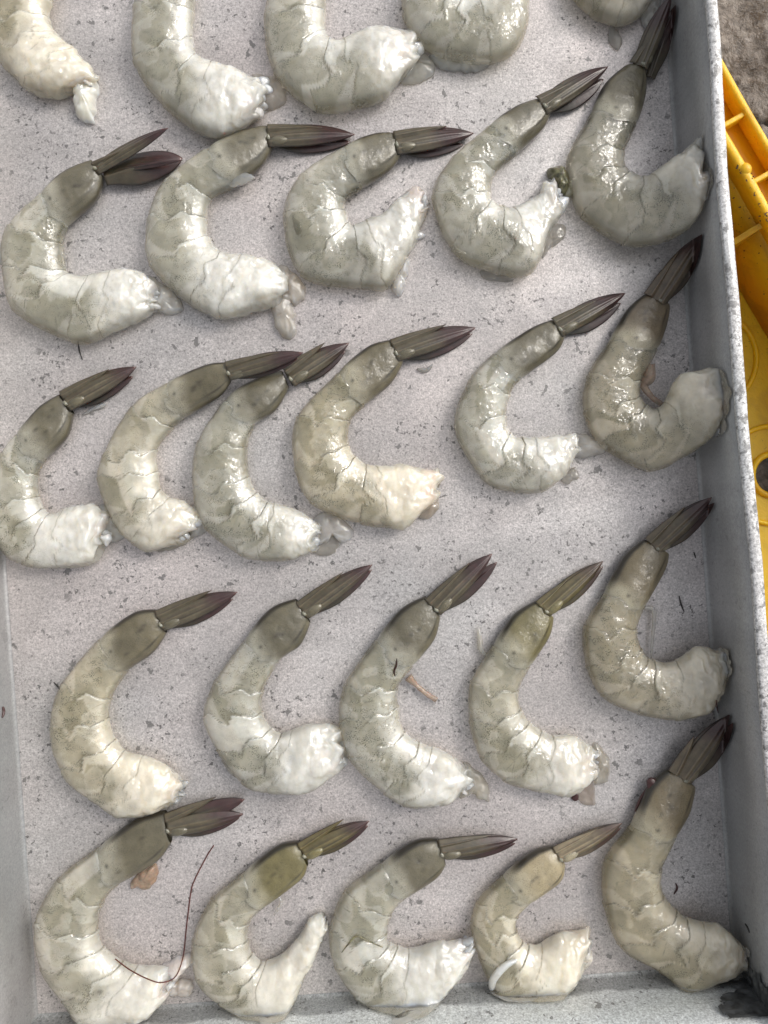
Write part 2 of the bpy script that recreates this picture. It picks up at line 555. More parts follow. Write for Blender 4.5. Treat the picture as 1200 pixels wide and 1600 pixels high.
# ---- the yellow crate the tray stands on
def build_crate():
    def yellow(name, c, dirt, scale=60):
        m = NT(name)
        co = m.coords('Object')
        d1 = m.ramp(m.noise(co, scale, 5, 0.7, 0.5), [(0.56 - 0.08 * dirt, 0.0), (0.86 - 0.1 * dirt, 1.0)])
        d2 = m.ramp(m.noise(co, 380, 4, 0.7, 1.5), [(0.62, 0.0), (0.68, 1.0)])
        d3 = m.ramp(m.noise(co, 40, 2, 0.5), [(0.42, 0.0), (0.62, 1.0)])
        cc = m.mix(m.math('MULTIPLY', d1, 0.65 * min(1, dirt)), c, (0.36, 0.15, 0.014))
        cc = m.mix(m.math('MULTIPLY', m.math('MULTIPLY', d2, d3), 0.85 * min(1, dirt)), cc, (0.07, 0.03, 0.012))
        m.base(cc)
        m.set(Roughness=0.42)
        m.b.inputs['Subsurface Weight'].default_value = 0.25
        m.b.inputs['Subsurface Radius'].default_value = (1.0, 0.5, 0.05)
        m.b.inputs['Subsurface Scale'].default_value = 0.006
        m.l(m.bump(m.noise(co, 500, 4, 0.6), 0.4, 0.0006), m.b.inputs['Normal'])
        return m.m
    lipM = yellow('yellow_plastic', (0.88, 0.52, 0.010), 0.8)
    chM = yellow('orange_yellow_plastic', (0.86, 0.38, 0.004), 0.45)
    dirtM = yellow('dirty_yellow_plastic', (0.74, 0.43, 0.015), 1.0)
    floorM = yellow('worn_yellow_plastic', (0.80, 0.50, 0.02), 0.85, 45)
    zr = -0.0040
    k = (D - zr) / F
    O = P(1132, 95, zr)
    ang = math.atan2(-0.870, 0.493)          # local +x runs along the outer edge, local -y points inward
    root = empty('plastic_crate', O, ang)
    tag(root, 'dirty bright yellow plastic crate with ribbed rim under the right side of the tray', 'crate')
    U0, U1 = -0.13, 0.27
    W = 0.28
    zb = -0.049
    def strip(name, prof, mat, u0=U0, u1=U1, n=90, wob=0.0002):
        """profile of (v inward, z) swept along the edge"""
        V = []
        for i in range(n):
            u = u0 + (u1 - u0) * i / (n - 1)
            w = wob * math.sin(u * 90)
            for (v, z) in prof:
                V.append((u, -(v + w), z - zr))
        m_ = len(prof)
        f = grid_faces(n, m_) + [tuple(range(m_))[::-1], tuple((n - 1) * m_ + j for j in range(m_))]
        return mesh_obj(name, V, f, mat, root)
    def rl(v0, v1, zt, z0, r=0.0012):        # rounded lip cross-section
        pts = [(v0, z0)]
        for a in range(5):
            t = math.pi - a / 4 * math.pi / 2
            pts.append((v0 + r + r * math.cos(t), zt - r + r * math.sin(t)))
        for a in range(5):
            t = math.pi / 2 - a / 4 * math.pi / 2
            pts.append((v1 - r + r * math.cos(t), zt - r + r * math.sin(t)))
        pts.append((v1, z0))
        return pts
    strip('outer_lip', rl(0.0, 0.0032, zr, -0.024), lipM)
    strip('channel', [(0.0030, -0.0138), (0.0030, -0.0120), (0.0080, -0.0126), (0.0140, -0.0118), (0.0140, -0.0138)], chM)
    strip('inner_lip', rl(0.0138, 0.0182, zr + 0.0002, -0.0125, 0.0017), lipM)
    strip('side_wall', [(0.0146, -0.0122), (0.0176, -0.0122), (0.0186, -0.030), (0.0192, zb), (0.0162, zb)], dirtM)
    for i in range(-3, 9):
        u = (86 + 100 * i) * k
        if not (U0 < u < U1): continue
        v, f = box_data(u - 0.0011, u + 0.0011, -0.0141, -0.0031, -0.0130 - zr, -0.0052 - zr)
        o = mesh_obj('rib', v, f, lipM, root, smooth=False)
        b = o.modifiers.new('b', 'BEVEL'); b.width = 0.0005; b.segments = 2
    # knob on the inner lip
    u = 163 * k
    bm = bmesh.new(); bmesh.ops.create_uvsphere(bm, u_segments=16, v_segments=10, radius=1)
    me = bpy.data.meshes.new('knob'); 
    for vv in bm.verts: vv.co = Vector((u + vv.co.x * 0.0030, -0.0150 + vv.co.y * 0.0028, -0.0052 - zr + vv.co.z * 0.0024))
    bm.to_mesh(me); bm.free(); me.materials.append(lipM)
    me.polygons.foreach_set('use_smooth', [True] * len(me.polygons))
    link(bpy.data.objects.new('knob', me), root)
    # gussets inside the wall
    for i in range(-1, 3):
        u = (250 + 330 * i) * k
        t = 0.0014
        vv = []
        for du in (-t, t):
            vv += [(u + du, -0.0170, -0.0090 - zr), (u + du, -0.0290, -0.0160 - zr), (u + du, -0.0305, zb - zr), (u + du, -0.0170, zb - zr)]
        f = [(0, 1, 2, 3), (7, 6, 5, 4)] + [(a, a + 4, (a + 1) % 4 + 4, (a + 1) % 4) for a in range(4)]
        o = mesh_obj('gusset', vv, f, dirtM, root, smooth=False)
        b = o.modifiers.new('b', 'BEVEL'); b.width = 0.0006; b.segments = 2
    # floor: a plate with round drain holes, every hole with a raised ring
    hk = (D - zb) / F
    # hole seen at pixel (1206,742): its local coordinates
    hp = Matrix.Rotation(-ang, 3, 'Z') @ (Vector(P(1207, 742, zb)) - Vector((O[0], O[1], zb)))
    pit = 0.066
    hr = 0.0088
    V, Fc = [], []
    us = [hp.x + pit * i for i in range(-4, 5)]
    vs = [hp.y + pit * j for j in range(-4, 5)]
    NS = 32
    rings = []
    def clampv(x, y): return (min(max(x, U0 + 0.001), U1 - 0.001), min(max(y, -W + 0.001), -0.0162))
    for uc in us:
        for vc in vs:
            if not (U0 + 0.02 < uc < U1 - 0.02 and -W + 0.02 < vc < -0.026): 
                hole = False
            else: hole = True
            base = len(V)
            h = pit / 2
            for layer in (0, 1):
                z = zb - zr + (0.0 if layer == 0 else -0.0022)
                for s in range(NS):
                    a = 2 * math.pi * s / NS
                    V.append((uc + hr * math.cos(a), vc + hr * math.sin(a), z))
                for s in range(NS):
                    a = 2 * math.pi * s / NS
                    ca, sa = math.cos(a), math.sin(a)
                    q = h / max(abs(ca), abs(sa))
                    V.append((uc + q * ca, vc + q * sa, z))
            for s in range(NS):
                s2 = (s + 1) % NS
                Fc.append((base + s, base + NS + s, base + NS + s2, base + s2))
                Fc.append((base + 2 * NS + s2, base + 3 * NS + s2, base + 3 * NS + s, base + 2 * NS + s))
                Fc.append((base + s2, base + 2 * NS + s2, base + 2 * NS + s, base + s))
            if hole: rings.append((uc, vc))
    keep = []
    for f in Fc:
        x = sum(V[i][0] for i in f) / 4; y = sum(V[i][1] for i in f) / 4
        if U0 - 0.002 < x < U1 + 0.01 and -W - 0.01 < y < -0.010: keep.append(f)
    mesh_obj('crate_floor', V, keep, floorM, root, smooth=False)
    ringme = None
    for (uc, vc) in rings:
        for rr, th in ((hr + 0.0016, 0.0016), (hr + 0.0155, 0.0013)):
            pts = [(uc + rr * math.cos(2 * math.pi * s / 48), vc + rr * math.sin(2 * math.pi * s / 48), zb - zr + 0.0004) for s in range(48)]
            m_ = 8; VV = []
            for s in range(48):
                a = 2 * math.pi * s / 48
                for j in range(m_):
                    b = 2 * math.pi * j / m_
                    q = rr + th * math.cos(b)
                    VV.append((uc + q * math.cos(a), vc + q * math.sin(a), zb - zr + 0.0004 + th * 1.2 * math.sin(b)))
            ff = [(i * m_ + j, ((i + 1) % 48) * m_ + j, ((i + 1) % 48) * m_ + (j + 1) % m_, i * m_ + (j + 1) % m_) for i in range(48) for j in range(m_)]
            mesh_obj('drain_ring', VV, ff, lipM, root)
    # crumbs of dirt and dried scraps stuck along the inner lip and the wall
    gr_ = random.Random(5); V, Fc = [], []
    for q in range(150):
        if q < 105: c = Vector((gr_.uniform(150, 300) * k, -gr_.uniform(0.0140, 0.0185), 0.0001 + gr_.uniform(-0.0003, 0.0002)))
        else:
            zz = gr_.uniform(-0.038, -0.002); c = Vector((gr_.uniform(150, 420) * k, -0.0184 + zz * 0.02, zz))
        r = gr_.uniform(0.00012, 0.00038) * (2.0 if gr_.random() < 0.08 else 1)
        b0 = len(V); m_ = 7
        st_ = gr_.uniform(1, 2.4); an = gr_.uniform(0, 6.3)
        for j in range(m_):
            a = 2 * math.pi * j / m_; rr = r * gr_.uniform(0.6, 1.3)
            x_, y_ = math.cos(a) * rr * st_, math.sin(a) * rr
            V.append((c.x + x_ * math.cos(an) - y_ * math.sin(an), c.y + x_ * math.sin(an) + y_ * math.cos(an), c.z - 0.0004))
        V.append((c.x, c.y, c.z + r * 0.5))
        Fc += [(b0 + j, b0 + (j + 1) % m_, b0 + m_) for j in range(m_)]
    o = mesh_obj('grime_crumbs', V, Fc, mat_plain('brown_grime', (0.10, 0.045, 0.016), 0.6, 0.0, 0.0, (900, 0.3, 2.2)), root)
    o['kind'] = 'stuff'
    # the other three sides, mostly under the tray
    for (x0, x1, y0, y1) in ((U0 - 0.004, U0, -W, -0.0001), (U1, U1 + 0.004, -W, -0.0001), (U0 - 0.004, U1 + 0.004, -W - 0.004, -W)):
        v, f = box_data(x0, x1, y0, y1, zb - zr - 0.002, 0.0)
        mesh_obj('crate_wall', v, f, lipM, root, smooth=False)
build_crate()

# ================================================================== THE SHRIMPS
C_GREY = np.array((0.520, 0.500, 0.415))
C_OLIVE = np.array((0.325, 0.310, 0.225))
C_WHITE = np.array((0.745, 0.730, 0.670))
C_PALE = np.array((0.690, 0.675, 0.600))
C_CREAM = np.array((0.66, 0.60, 0.48))
C_SHELL = np.array((0.130, 0.116, 0.078))
C_PURPLE = np.array((0.046, 0.022, 0.021))

class Loft:
    """a body lofted between its dorsal (outer) and ventral (inner) outline, lying on its side"""
    def __init__(s, pairs, lift=0.0):
        s.pr = np.array(pairs, float)
        c = (s.pr[:, 0:2] + s.pr[:, 2:4]) / 2
        s.k = np.concatenate([[0], np.cumsum(np.linalg.norm(np.diff(c, axis=0), axis=1))])   # knot parameter, px
        s.lift = lift
        t, tt = catmull(s.pr, 1500)
        s.tab = t; s.tk = np.interp(tt, np.arange(len(s.k)), s.k)
    def at(s, t):
        return np.stack([np.interp(t, s.tk, s.tab[:, j]) for j in range(4)], -1)

_cr, _sr = math.cos(ROT), math.sin(ROT)
def fit_tray(V, ox, oy):
    """flesh that reaches a wall leans up against it: slide such points along their sight line to the wall's face"""
    V = np.array(V, float)
    p = V + np.array((ox, oy, 0.0))
    c = np.array((0.0, 0.0, D))
    def tx(q): return _cr * (q[..., 0] - TRAY_O[0]) + _sr * (q[..., 1] - TRAY_O[1])
    def ty(q): return -_sr * (q[..., 0] - TRAY_O[0]) + _cr * (q[..., 1] - TRAY_O[1])
    for f_, lim, sg in ((tx, -0.0013, 1), (ty, 0.0013, -1)):
        v = f_(p); v0 = f_(c[None])[0]
        bad = (sg * v > sg * lim) & (p[:, 2] < WH)
        t = np.where(bad, (lim - v0) / np.where(np.abs(v - v0) < 1e-9, 1, v - v0), 1.0)
        p = c + (p - c) * t[:, None]
    return p - np.array((ox, oy, 0.0))

def build_shrimp(idx, spec):
    rnd = random.Random(1000 + idx)
    nr = np.random.RandomState(500 + idx)
    L = Loft(spec['b'])
    K = L.k
    lastp = len(K) - 1
    warm = spec.get('warm', 0.0)
    pigm = spec.get('pig', 1.0)
    lift = spec.get('lift', 0.0)
    wstart = spec.get('white', 6.3)
    fr = spec['fan']
    sgn = 1.0
    # ---- root empty at the body's middle
    mid = L.at(K[min(4, lastp)])
    mc = P((mid[0] + mid[2]) / 2, (mid[1] + mid[3]) / 2, 0)
    root = empty('raw_shrimp', mc)
    ox, oy = mc[0], mc[1]
    seed = idx * 7.31

    def hscale(w):                       # half width (m) -> bottom and top half heights
        w = 0.0125 * np.tanh(w / 0.0125)
        return 0.40 * w + 0.0009, 0.60 * w + 0.0020

    # ---- stations
    t0 = K[2] - 10
    t1 = K[-1]
    n = int((t1 - t0) / 1.3)
    ts = np.linspace(t0, t1, n)
    endp = L.at(t1); ew = np.hypot(endp[0] - endp[2], endp[1] - endp[3]) / 2
    pre = L.at(t1 - 8)
    dirv = np.array([(endp[0] + endp[2]) - (pre[0] + pre[2]), (endp[1] + endp[3]) - (pre[1] + pre[3])]) / 2
    dirv /= np.linalg.norm(dirv) + 1e-9
    ncap = 10
    rows = []
    pr = L.at(ts)
    ext = np.zeros(n)
    shr = np.ones(n)
    cap_len = ew * spec.get('cap', 0.42)
    a = np.linspace(0, math.pi / 2, ncap + 1)[1:]
    a[-1] = math.pi / 2 * 0.985
    pr2 = np.repeat(endp[None], ncap, 0)
    ext2 = cap_len * np.sin(a); shr2 = np.cos(a) ** 0.55
    pr = np.vstack([pr, pr2]); ext = np.concatenate([ext, ext2]); shr = np.concatenate([shr, shr2])
    tall = np.concatenate([ts, t1 + ext2])
    # the tail end goes inside the shell
    shr *= 0.86 + 0.14 * sstep(K[2] - 6, K[2] + 3, tall)
    N = len(tall); Mv = 72
    th = np.concatenate([np.linspace(-0.25, math.pi + 0.25, 56, endpoint=False), np.linspace(math.pi + 0.25, 2 * math.pi - 0.25, 16, endpoint=False)])
    ct, st = np.cos(th), np.sin(th)
    cc = np.sign(ct) * np.abs(ct) ** 0.9
    zz = np.where(st > 0, np.abs(st) ** 0.95, -np.abs(st) ** 0.7)
    O2 = pr[:, 0:2]; I2 = pr[:, 2:4]
    C2 = (O2 + I2) / 2 + dirv[None] * ext[:, None]
    H2 = (O2 - I2) / 2 * shr[:, None]
    w = np.linalg.norm(H2, axis=1) * PX
    hb, htp = hscale(w)
    hb = hb * np.clip(shr * 1.5, 0, 1); htp = htp * np.clip(shr, 0.02, 1)
    # ---- boundary lines
    T = tall[:, None] + 0 * cc[None]
    Cc = cc[None] + 0 * T
    dO = np.linalg.norm(np.gradient(O2, axis=0), axis=1) / np.gradient(tall).clip(1e-3)
    dI = np.linalg.norm(np.gradient(I2, axis=0), axis=1) / np.gradient(tall).clip(1e-3)
    Ls = (dI[:, None] * (1 - Cc) + dO[:, None] * (1 + Cc)) / 2
    Ls = np.clip(Ls, 0.25, 2.2)
    dists = []
    nb = min(7, lastp - 1)
    for kk in range(2, nb + 1):
        kc = np.array([-1.05, -0.62 + rnd.uniform(-0.12, 0.12), -0.18 + rnd.uniform(-0.12, 0.12), 0.16 + rnd.uniform(-0.10, 0.10), 0.42 + rnd.uniform(-0.1, 0.1), 0.74, 1.05])
        ko = np.array([rnd.uniform(-4, 4), rnd.uniform(-3, 9), rnd.uniform(-8, 0), rnd.uniform(5, 15), rnd.uniform(-4, 8), rnd.uniform(-11, -2), rnd.uniform(-8, 0)])
        off = np.interp(cc, kc, ko)
        off = off + 2.0 * (vnoise(np.stack([cc * 5 + kk * 3.1, 0 * cc + seed, 0 * cc], -1)) - 0.5) + 1.4 * (vnoise(np.stack([cc * 16 + kk * 3.1, 0 * cc + seed, 0 * cc], -1)) - 0.5)
        if kk == 2: off = off * 0.35
        dists.append((T - K[kk] - off[None]) * Ls * PX)     # metres, + towards the head
    dists = np.array(dists)
    # ---- shape
    bx = np.array(P(0, 0, 0)); 
    hl = spec.get('hlift', 0.0) * sstep(K[min(5, lastp)], K[-1] + 5, tall)
    zc = hb + lift + 0.0002 + hl
    disp = np.zeros_like(T)
    topw = sstep(-0.25, 0.25, st)[None] * np.ones_like(T)
    line = np.zeros_like(T); stepm = np.zeros_like(T)
    pos0 = np.stack([(C2[:, 0:1] + H2[:, 0:1] * Cc) * PX, (C2[:, 1:2] + H2[:, 1:2] * Cc) * PX, 0 * Cc], -1)
    for q, dm in enumerate(dists):
        kk = q + 2
        amp = 1.0 if kk < nb else 0.6
        if kk == 2: amp *= 0.3
        disp += amp * (0.00055 * np.where(dm > 0, np.exp(-np.abs(dm) / 0.0026), 0) - 0.00022 * np.exp(-(dm / 0.0004) ** 2))
        s_c = np.clip(0.45 + 0.9 * fbm(np.stack([Cc * 2.6 + seed, 0 * Cc + kk * 5.7, T * 0.03], -1), 2), 0, 1)
        line = np.maximum(line, amp * s_c * np.exp(-(dm / 0.00024) ** 2))
        sm_ = sstep(0.40, 0.62, fbm(pos0 * 260 + seed + kk, 2)) if pos0 is not None else 0.5
        line = np.maximum(line, amp * 0.55 * s_c * sm_ * np.exp(-((dm + 0.0004) / 0.0010) ** 2) * np.exp(-((Cc - 0.1) / 0.5) ** 2))
    # positions before noise, for noise lookups
    z = zc[:, None] + np.where(st > 0, htp[:, None], hb[:, None]) * zz[None]
    # upper surface slopes down a little toward the belly edge
    z = np.where(st[None] > 0, zc[:, None] + (z - zc[:, None]) * (0.93 + 0.10 * Cc), z)
    px2 = C2[:, 0:1] + H2[:, 0:1] * Cc
    py2 = C2[:, 1:2] + H2[:, 1:2] * Cc
    kz = (D - (zc[:, None] + 0 * Cc)) / F
    X = (px2 - 600) * kz; Y = -(py2 - 800) * kz
    pos = np.stack([X, Y, z], -1)
    headw = sstep(K[min(int(wstart), lastp)], K[-1], T)
    # outward direction
    hd = H2 / (np.linalg.norm(H2, axis=1)[:, None] + 1e-9)
    nx = hd[:, 0:1] * ct[None]; ny = -hd[:, 1:2] * ct[None]; nz = np.ones_like(T) * st[None]
    lump = fbm(pos * 130 + seed, 3) - 0.5
    lump2 = fbm(pos * 330 + seed + 9, 3) - 0.5
    rid = np.abs(fbm(pos * 95 + seed + 31, 2) - 0.5)
    disp += 0.0016 * lump * (0.5 + 1.9 * headw) + 0.0008 * lump2 * (0.3 + 1.2 * headw) - 0.0004 * headw * np.exp(-(rid / 0.035) ** 2)
    shrk = np.clip(shr, 0.15, 1)[:, None]
    pos[..., 0] += nx * disp * shrk * np.where(st[None] > -0.3, 1, 0.3)
    pos[..., 1] += ny * disp * shrk * np.where(st[None] > -0.3, 1, 0.3)
    pos[..., 2] += nz * disp * np.where(st[None] > 0, 1, 0)
    pos[..., 2] = np.maximum(pos[..., 2], lift + 0.0003 + hl[:, None] * 0.9)
    # ragged end
    rag = (fbm(np.stack([cc * 1.7 + seed, zz * 1.0, 0 * cc + 5], -1), 2) - 0.45) * ew * 1.1
    rg = (sstep(t1 - ew * 1.2, t1 + 0.5 * cap_len, tall) * np.clip(shr * 1.6, 0, 1))[:, None] * rag[None] * PX
    pos[..., 0] += dirv[0] * rg; pos[..., 1] += -dirv[1] * rg
    # ---- colour and pigment
    N1 = fbm(pos * 160 + seed + 3, 3)
    N2 = fbm(pos * 60 + seed + 17, 2)
    pig = np.zeros_like(T) + 0.22
    colr = np.zeros(T.shape + (3,)) + C_GREY
    bodyw = 1 - sstep(K[min(6, lastp - 1)], K[min(8, lastp)], T)
    oli = np.clip(0.25 + 1.4 * (N2 - 0.42), 0, 1) * bodyw
    pale_m = np.zeros_like(T)
    wh0 = sstep(K[min(6, lastp)], K[min(7, lastp)], T)
    for q, dm in enumerate(dists):
        kk = q + 2
        tailside = np.exp(-np.clip(-dm, 0, 1) / 0.0035) * (dm < 0)
        headside = np.exp(-np.clip(dm, 0, 1) / 0.0022) * (dm >= 0)
        near = np.exp(-np.abs(dm) / 0.0030)
        cw = np.exp(-((Cc - 0.05) / 0.55) ** 2)
        pig += 1.0 * near * cw
        oli += 0.55 * near * cw
        # pale fan-shaped opaque patch behind each boundary on the dorsal half, with crisp edges
        if 3 <= kk <= nb:
            pe = rnd.choice([0.0004, 0.0006, 0.0020])
            seglen = 0.0085 * rnd.uniform(0.65, 1.15)
            wdt = seglen * np.clip((Cc - rnd.uniform(-0.05, 0.2)) / 0.8, 0, 1) ** 0.8
            pm = sstep(-0.00025, 0.00025, -dm) * sstep(-0.0003, pe, dm + wdt) * (0.65 + 0.35 * rnd.random())
            pale_m = np.maximum(pale_m, pm)
            # pale belly-side patch on the head side of the line
            wv = 0.0068 * rnd.uniform(0.5, 1.25) * np.clip((-Cc + rnd.uniform(0.0, 0.35)) / 0.8, 0, 1) ** 0.7
            pm2 = sstep(-0.0002, 0.0003, dm) * sstep(-0.0002, 0.0008, wv - dm) * rnd.uniform(0.4, 1.1)
            pale_m = np.maximum(pale_m, pm2)
    oli = np.clip(oli, 0, 1)
    colr = colr * (1 - oli[..., None]) + C_OLIVE * oli[..., None]
    # muscle blocks and hairline creases inside the flesh
    NB = fbm(pos * 115 + seed + 61, 2)
    pale_m = np.maximum(pale_m, 0.55 * sstep(0.555, 0.575, NB) * (1 - 0.5 * sstep(0.58, 0.75, NB)) * (1 - wh0))
    NC = fbm(pos * 80 + seed + 77, 3); ND = fbm(pos * 50 + seed + 90, 2)
    line = np.maximum(line, 0.55 * np.exp(-((NC - 0.5) / 0.0055) ** 2) * sstep(0.42, 0.60, ND) * bodyw)
    NE = fbm(pos * 55 + seed + 120, 3)
    pig += 0.9 * sstep(0.50, 0.62, NE) * bodyw
    for (ws, wc0, wc1, wa) in spec.get('whiteseg', []):
        if ws - 2 + 1 < len(dists):
            mk = sstep(-0.0002, 0.0003, dists[ws - 2]) * sstep(-0.0002, 0.0003, -dists[ws - 1]) * sstep(wc0 - 0.06, wc0 + 0.06, Cc + 0.1 * (N1 - 0.5)) * (1 - sstep(wc1 - 0.06, wc1 + 0.06, Cc + 0.1 * (N1 - 0.5)))
            pale_m = np.maximum(pale_m, mk * wa * 1.35)
    pm = np.clip(pale_m * 0.85, 0, 1)
    pcol = C_PALE * (1 - 0.0 * Cc[..., None]) * np.where(Cc[..., None] < 0, np.array((1.0, 1.02, 1.03)), np.array((1.0, 0.98, 0.97)))
    colr = colr * (1 - pm[..., None]) + pcol * pm[..., None]
    # short crease lines crossing the flanks
    for q in range(5):
        tq = rnd.uniform(K[2] + 15, K[min(7, lastp)]); cq = rnd.uniform(-0.1, 0.75); sl = rnd.uniform(-25, 25); ln = rnd.uniform(0.10, 0.22)
        dq = (T - tq - sl * (Cc - cq)) * Ls * PX
        line = np.maximum(line, 0.75 * np.exp(-(dq / 0.00018) ** 2) * np.exp(-((Cc - cq) / ln) ** 4))
    line *= (st[None] > -0.2)
    line *= 1 - 0.9 * sstep(K[min(7, lastp)], K[min(8, lastp)], T)
    # white opaque flesh: head end and the belly side of the crook
    wh = sstep(K[min(int(wstart), lastp)] + (wstart % 1) * 10, K[min(int(wstart) + 1, lastp)] + 8, T + 14 * (N1 - 0.5) * 2 - 14 * Cc)
    bel = sstep(0.10, 0.75, -Cc + 0.5 * (N1 - 0.5)) * sstep(K[min(3, lastp)], K[min(5, lastp)], T) * 0.8
    wh = np.clip(np.maximum(wh, bel), 0, 1) * (1 - 0.45 * sstep(0.1, 0.95, Cc + 0.6 * (N2 - 0.5)))
    hw = C_WHITE * (1 - 0.20 * N2[..., None])
    pk = (sstep(K[-2], K[-1] + 4, T) * sstep(0.46, 0.62, N1) * spec.get('pink', 0.35))[..., None]
    hw = hw * (1 - pk) + np.array((0.70, 0.585, 0.545)) * pk
    colr = colr * (1 - wh[..., None]) + hw * wh[..., None]
    cream = sstep(0.45, 0.7, N2) * sstep(0.0, 0.9, Cc) * wh * 0.55
    colr = colr * (1 - cream[..., None]) + C_CREAM * cream[..., None]
    colr = colr * (0.90 + 0.24 * (N1[..., None] - 0.1))
    tint = np.array((1 + 0.07 * warm, 1.0 - 0.005 * warm, 1 - 0.13 * warm)) * spec.get('val', 1.0)  # low val paints the right wall's shade into the shrimps beside it
    colr = np.clip(colr * tint, 0, 0.86)
    pig = np.clip(pig, 0, 1) * (1 - 0.85 * wh) * (1 - 0.6 * pale_m) * pigm
    thin = np.clip(0.25 * (1 - wh) + 0.05 + 0.55 * sstep(0.76, 1.0, np.abs(Cc)) + 0.42 * sstep(t1 - ew * 0.5, t1 + cap_len * 0.9, T) * (0.4 + 1.2 * N2), 0, 0.72)
    thin = thin * (1 - 0.5 * wh * (1 - sstep(t1, t1 + cap_len, T)))
    pos[..., 0] -= ox; pos[..., 1] -= oy
    V = pos.reshape(-1, 3)
    f = grid_faces(N, Mv) + [tuple(range(Mv)), tuple((N - 1) * Mv + j for j in range(Mv))[::-1]]
    f = [q[::-1] for q in f]
    V = fit_tray(V, ox, oy)
    bvh = BVHTree.FromPolygons([tuple(v) for v in V], f)
    mesh_obj('body', V, f, M_FLESH, root, attrs={'pig': pig.ravel(), 'line': (line * 0.85).ravel(), 'thin': thin.ravel()}, colattr=colr.reshape(-1, 3))

    # ---- the shell left on the last segment
    tlift = spec.get('tlift', 0.0)
    zt_ = spec.get('ztail', 0.0)
    ts = np.linspace(0 - 3, K[2] + 7, 56)
    pr = L.at(np.clip(ts, 0, None))
    nn = len(ts); Ms = 52
    th = np.linspace(0, 2 * math.pi, Ms, endpoint=False); ct, st = np.cos(th), np.sin(th)
    cc = np.sign(ct) * np.abs(ct) ** 0.92; zz = np.where(st > 0, np.abs(st) ** 0.95, -np.abs(st) ** 0.7)
    O2, I2 = pr[:, 0:2], pr[:, 2:4]
    C2 = (O2 + I2) / 2; H2 = (O2 - I2) / 2 * 1.006
    H2 = H2 * (1 - 0.13 * np.exp(-np.clip(ts + 3, 0, None) / 5.0))[:, None]
    H2 = H2 * (1 - 0.05 * sstep(0.86, 1.06, ts / K[2]))[:, None]
    w = np.linalg.norm(H2, axis=1) * PX
    hb, htp = hscale(w)
    htp = htp * (1 - 0.05 * sstep(0.86, 1.06, ts / K[2]))
    fracS = np.clip(ts / K[2], 0, 1)
    htp = (htp + 0.0001) * (0.64 + 0.36 * sstep(0.25, 1.05, fracS))
    zadd = tlift * (1 - fracS) ** 1.2
    zc = hb + 0.0004 + lift + zadd
    T = ts[:, None] + 0 * cc[None]; Cc = cc[None] + 0 * T
    z = zc[:, None] + np.where(st > 0, htp[:, None], hb[:, None]) * zz[None]
    # anterior margin curves forward on the flank
    shift = 6 * np.exp(-((Cc + 0.15) / 0.45) ** 2) * fracS[:, None] ** 3
    tv = np.gradient(C2, axis=0); tv /= np.linalg.norm(tv, axis=1)[:, None]
    px2 = C2[:, 0:1] + H2[:, 0:1] * Cc + tv[:, 0:1] * shift; py2 = C2[:, 1:2] + H2[:, 1:2] * Cc + tv[:, 1:2] * shift
    kz = (D - (zc[:, None] + 0 * Cc)) / F
    X = (px2 - 600) * kz; Y = -(py2 - 800) * kz
    pos = np.stack([X, Y, z], -1)
    kee = np.exp(-((Cc + 0.62) / 0.10) ** 2) * sstep(0.05, 0.3, fracS[:, None]) * (st[None] > 0)
    pos[..., 2] += 0.00025 * kee + 0.0006 * (fbm(pos * 200 + seed, 2) - 0.5) * (st[None] > 0)
    N2 = fbm(pos * 90 + seed + 5, 3)
    base = spec.get('shell', C_SHELL)
    cs = np.zeros(T.shape + (3,)) + base
    cs *= (0.82 + 0.42 * N2[..., None])
    pal = sstep(0.62, 1.02, fracS[:, None] + 0.35 * (N2 - 0.5) + 0.10 * Cc) * 0.80
    cs = cs * (1 - pal[..., None]) + C_GREY * 0.85 * pal[..., None]
    cs = np.clip(cs * np.array((1 + 0.05 * warm, 1.0, 1 - 0.10 * warm)), 0, 0.8)
    ls = 0.95 * sstep(0.74, 0.90, Cc) * (1 - sstep(0.62, 0.95, fracS[:, None]))
    ls = np.maximum(ls, 0.75 * np.exp(-((Cc + 0.70 + 0.15 * (fracS[:, None] - 0.4)) / 0.035) ** 2) * sstep(0.02, 0.15, fracS[:, None]) * (1 - sstep(0.55, 0.85, fracS[:, None])))
    ls = np.maximum(ls, 0.55 * sstep(0.90, 0.99, -Cc) * (1 - sstep(0.5, 0.9, fracS[:, None])))
    # small ticks on the flank
    for q in range(3):
        fq = rnd.uniform(0.3, 0.75); cq = rnd.uniform(-0.35, 0.3)
        dq = (fracS[:, None] - fq) * 0.5 + (Cc - cq) * rnd.uniform(0.5, 1.1)
        ls = np.maximum(ls, 0.6 * np.exp(-(dq / 0.03) ** 2) * np.exp(-((fracS[:, None] - fq) / 0.10) ** 4))
    fq = 0.90; ls = np.maximum(ls, 0.8 * np.exp(-((fracS[:, None] - fq) / 0.025) ** 2 - ((Cc - 0.15) / 0.08) ** 2) * (st[None] > 0))
    pos[..., 0] -= ox; pos[..., 1] -= oy
    f = [q[::-1] for q in grid_faces(nn, Ms)] + [tuple(range(Ms))]
    mesh_obj('tail_shell', fit_tray(pos.reshape(-1, 3), ox, oy), f, M_SHELL, root, attrs={'line': ls.ravel()}, colattr=cs.reshape(-1, 3))

    # ---- the tail fan
    p0 = spec['b'][0]
    J = np.array(fr.get('J', ((p0[0] + p0[2]) / 2, (p0[1] + p0[3]) / 2)), float)
    Tm = np.array(fr['T'], float); Wf = fr.get('W', 46.0)
    Ts = np.array(fr.get('Ts', J + (Tm - J) * 0.66), float)
    ax = (Tm - J); Lf = np.linalg.norm(ax); ax /= Lf
    dor = np.array([p0[0] - p0[2], p0[1] - p0[3]], float); dor /= np.linalg.norm(dor)
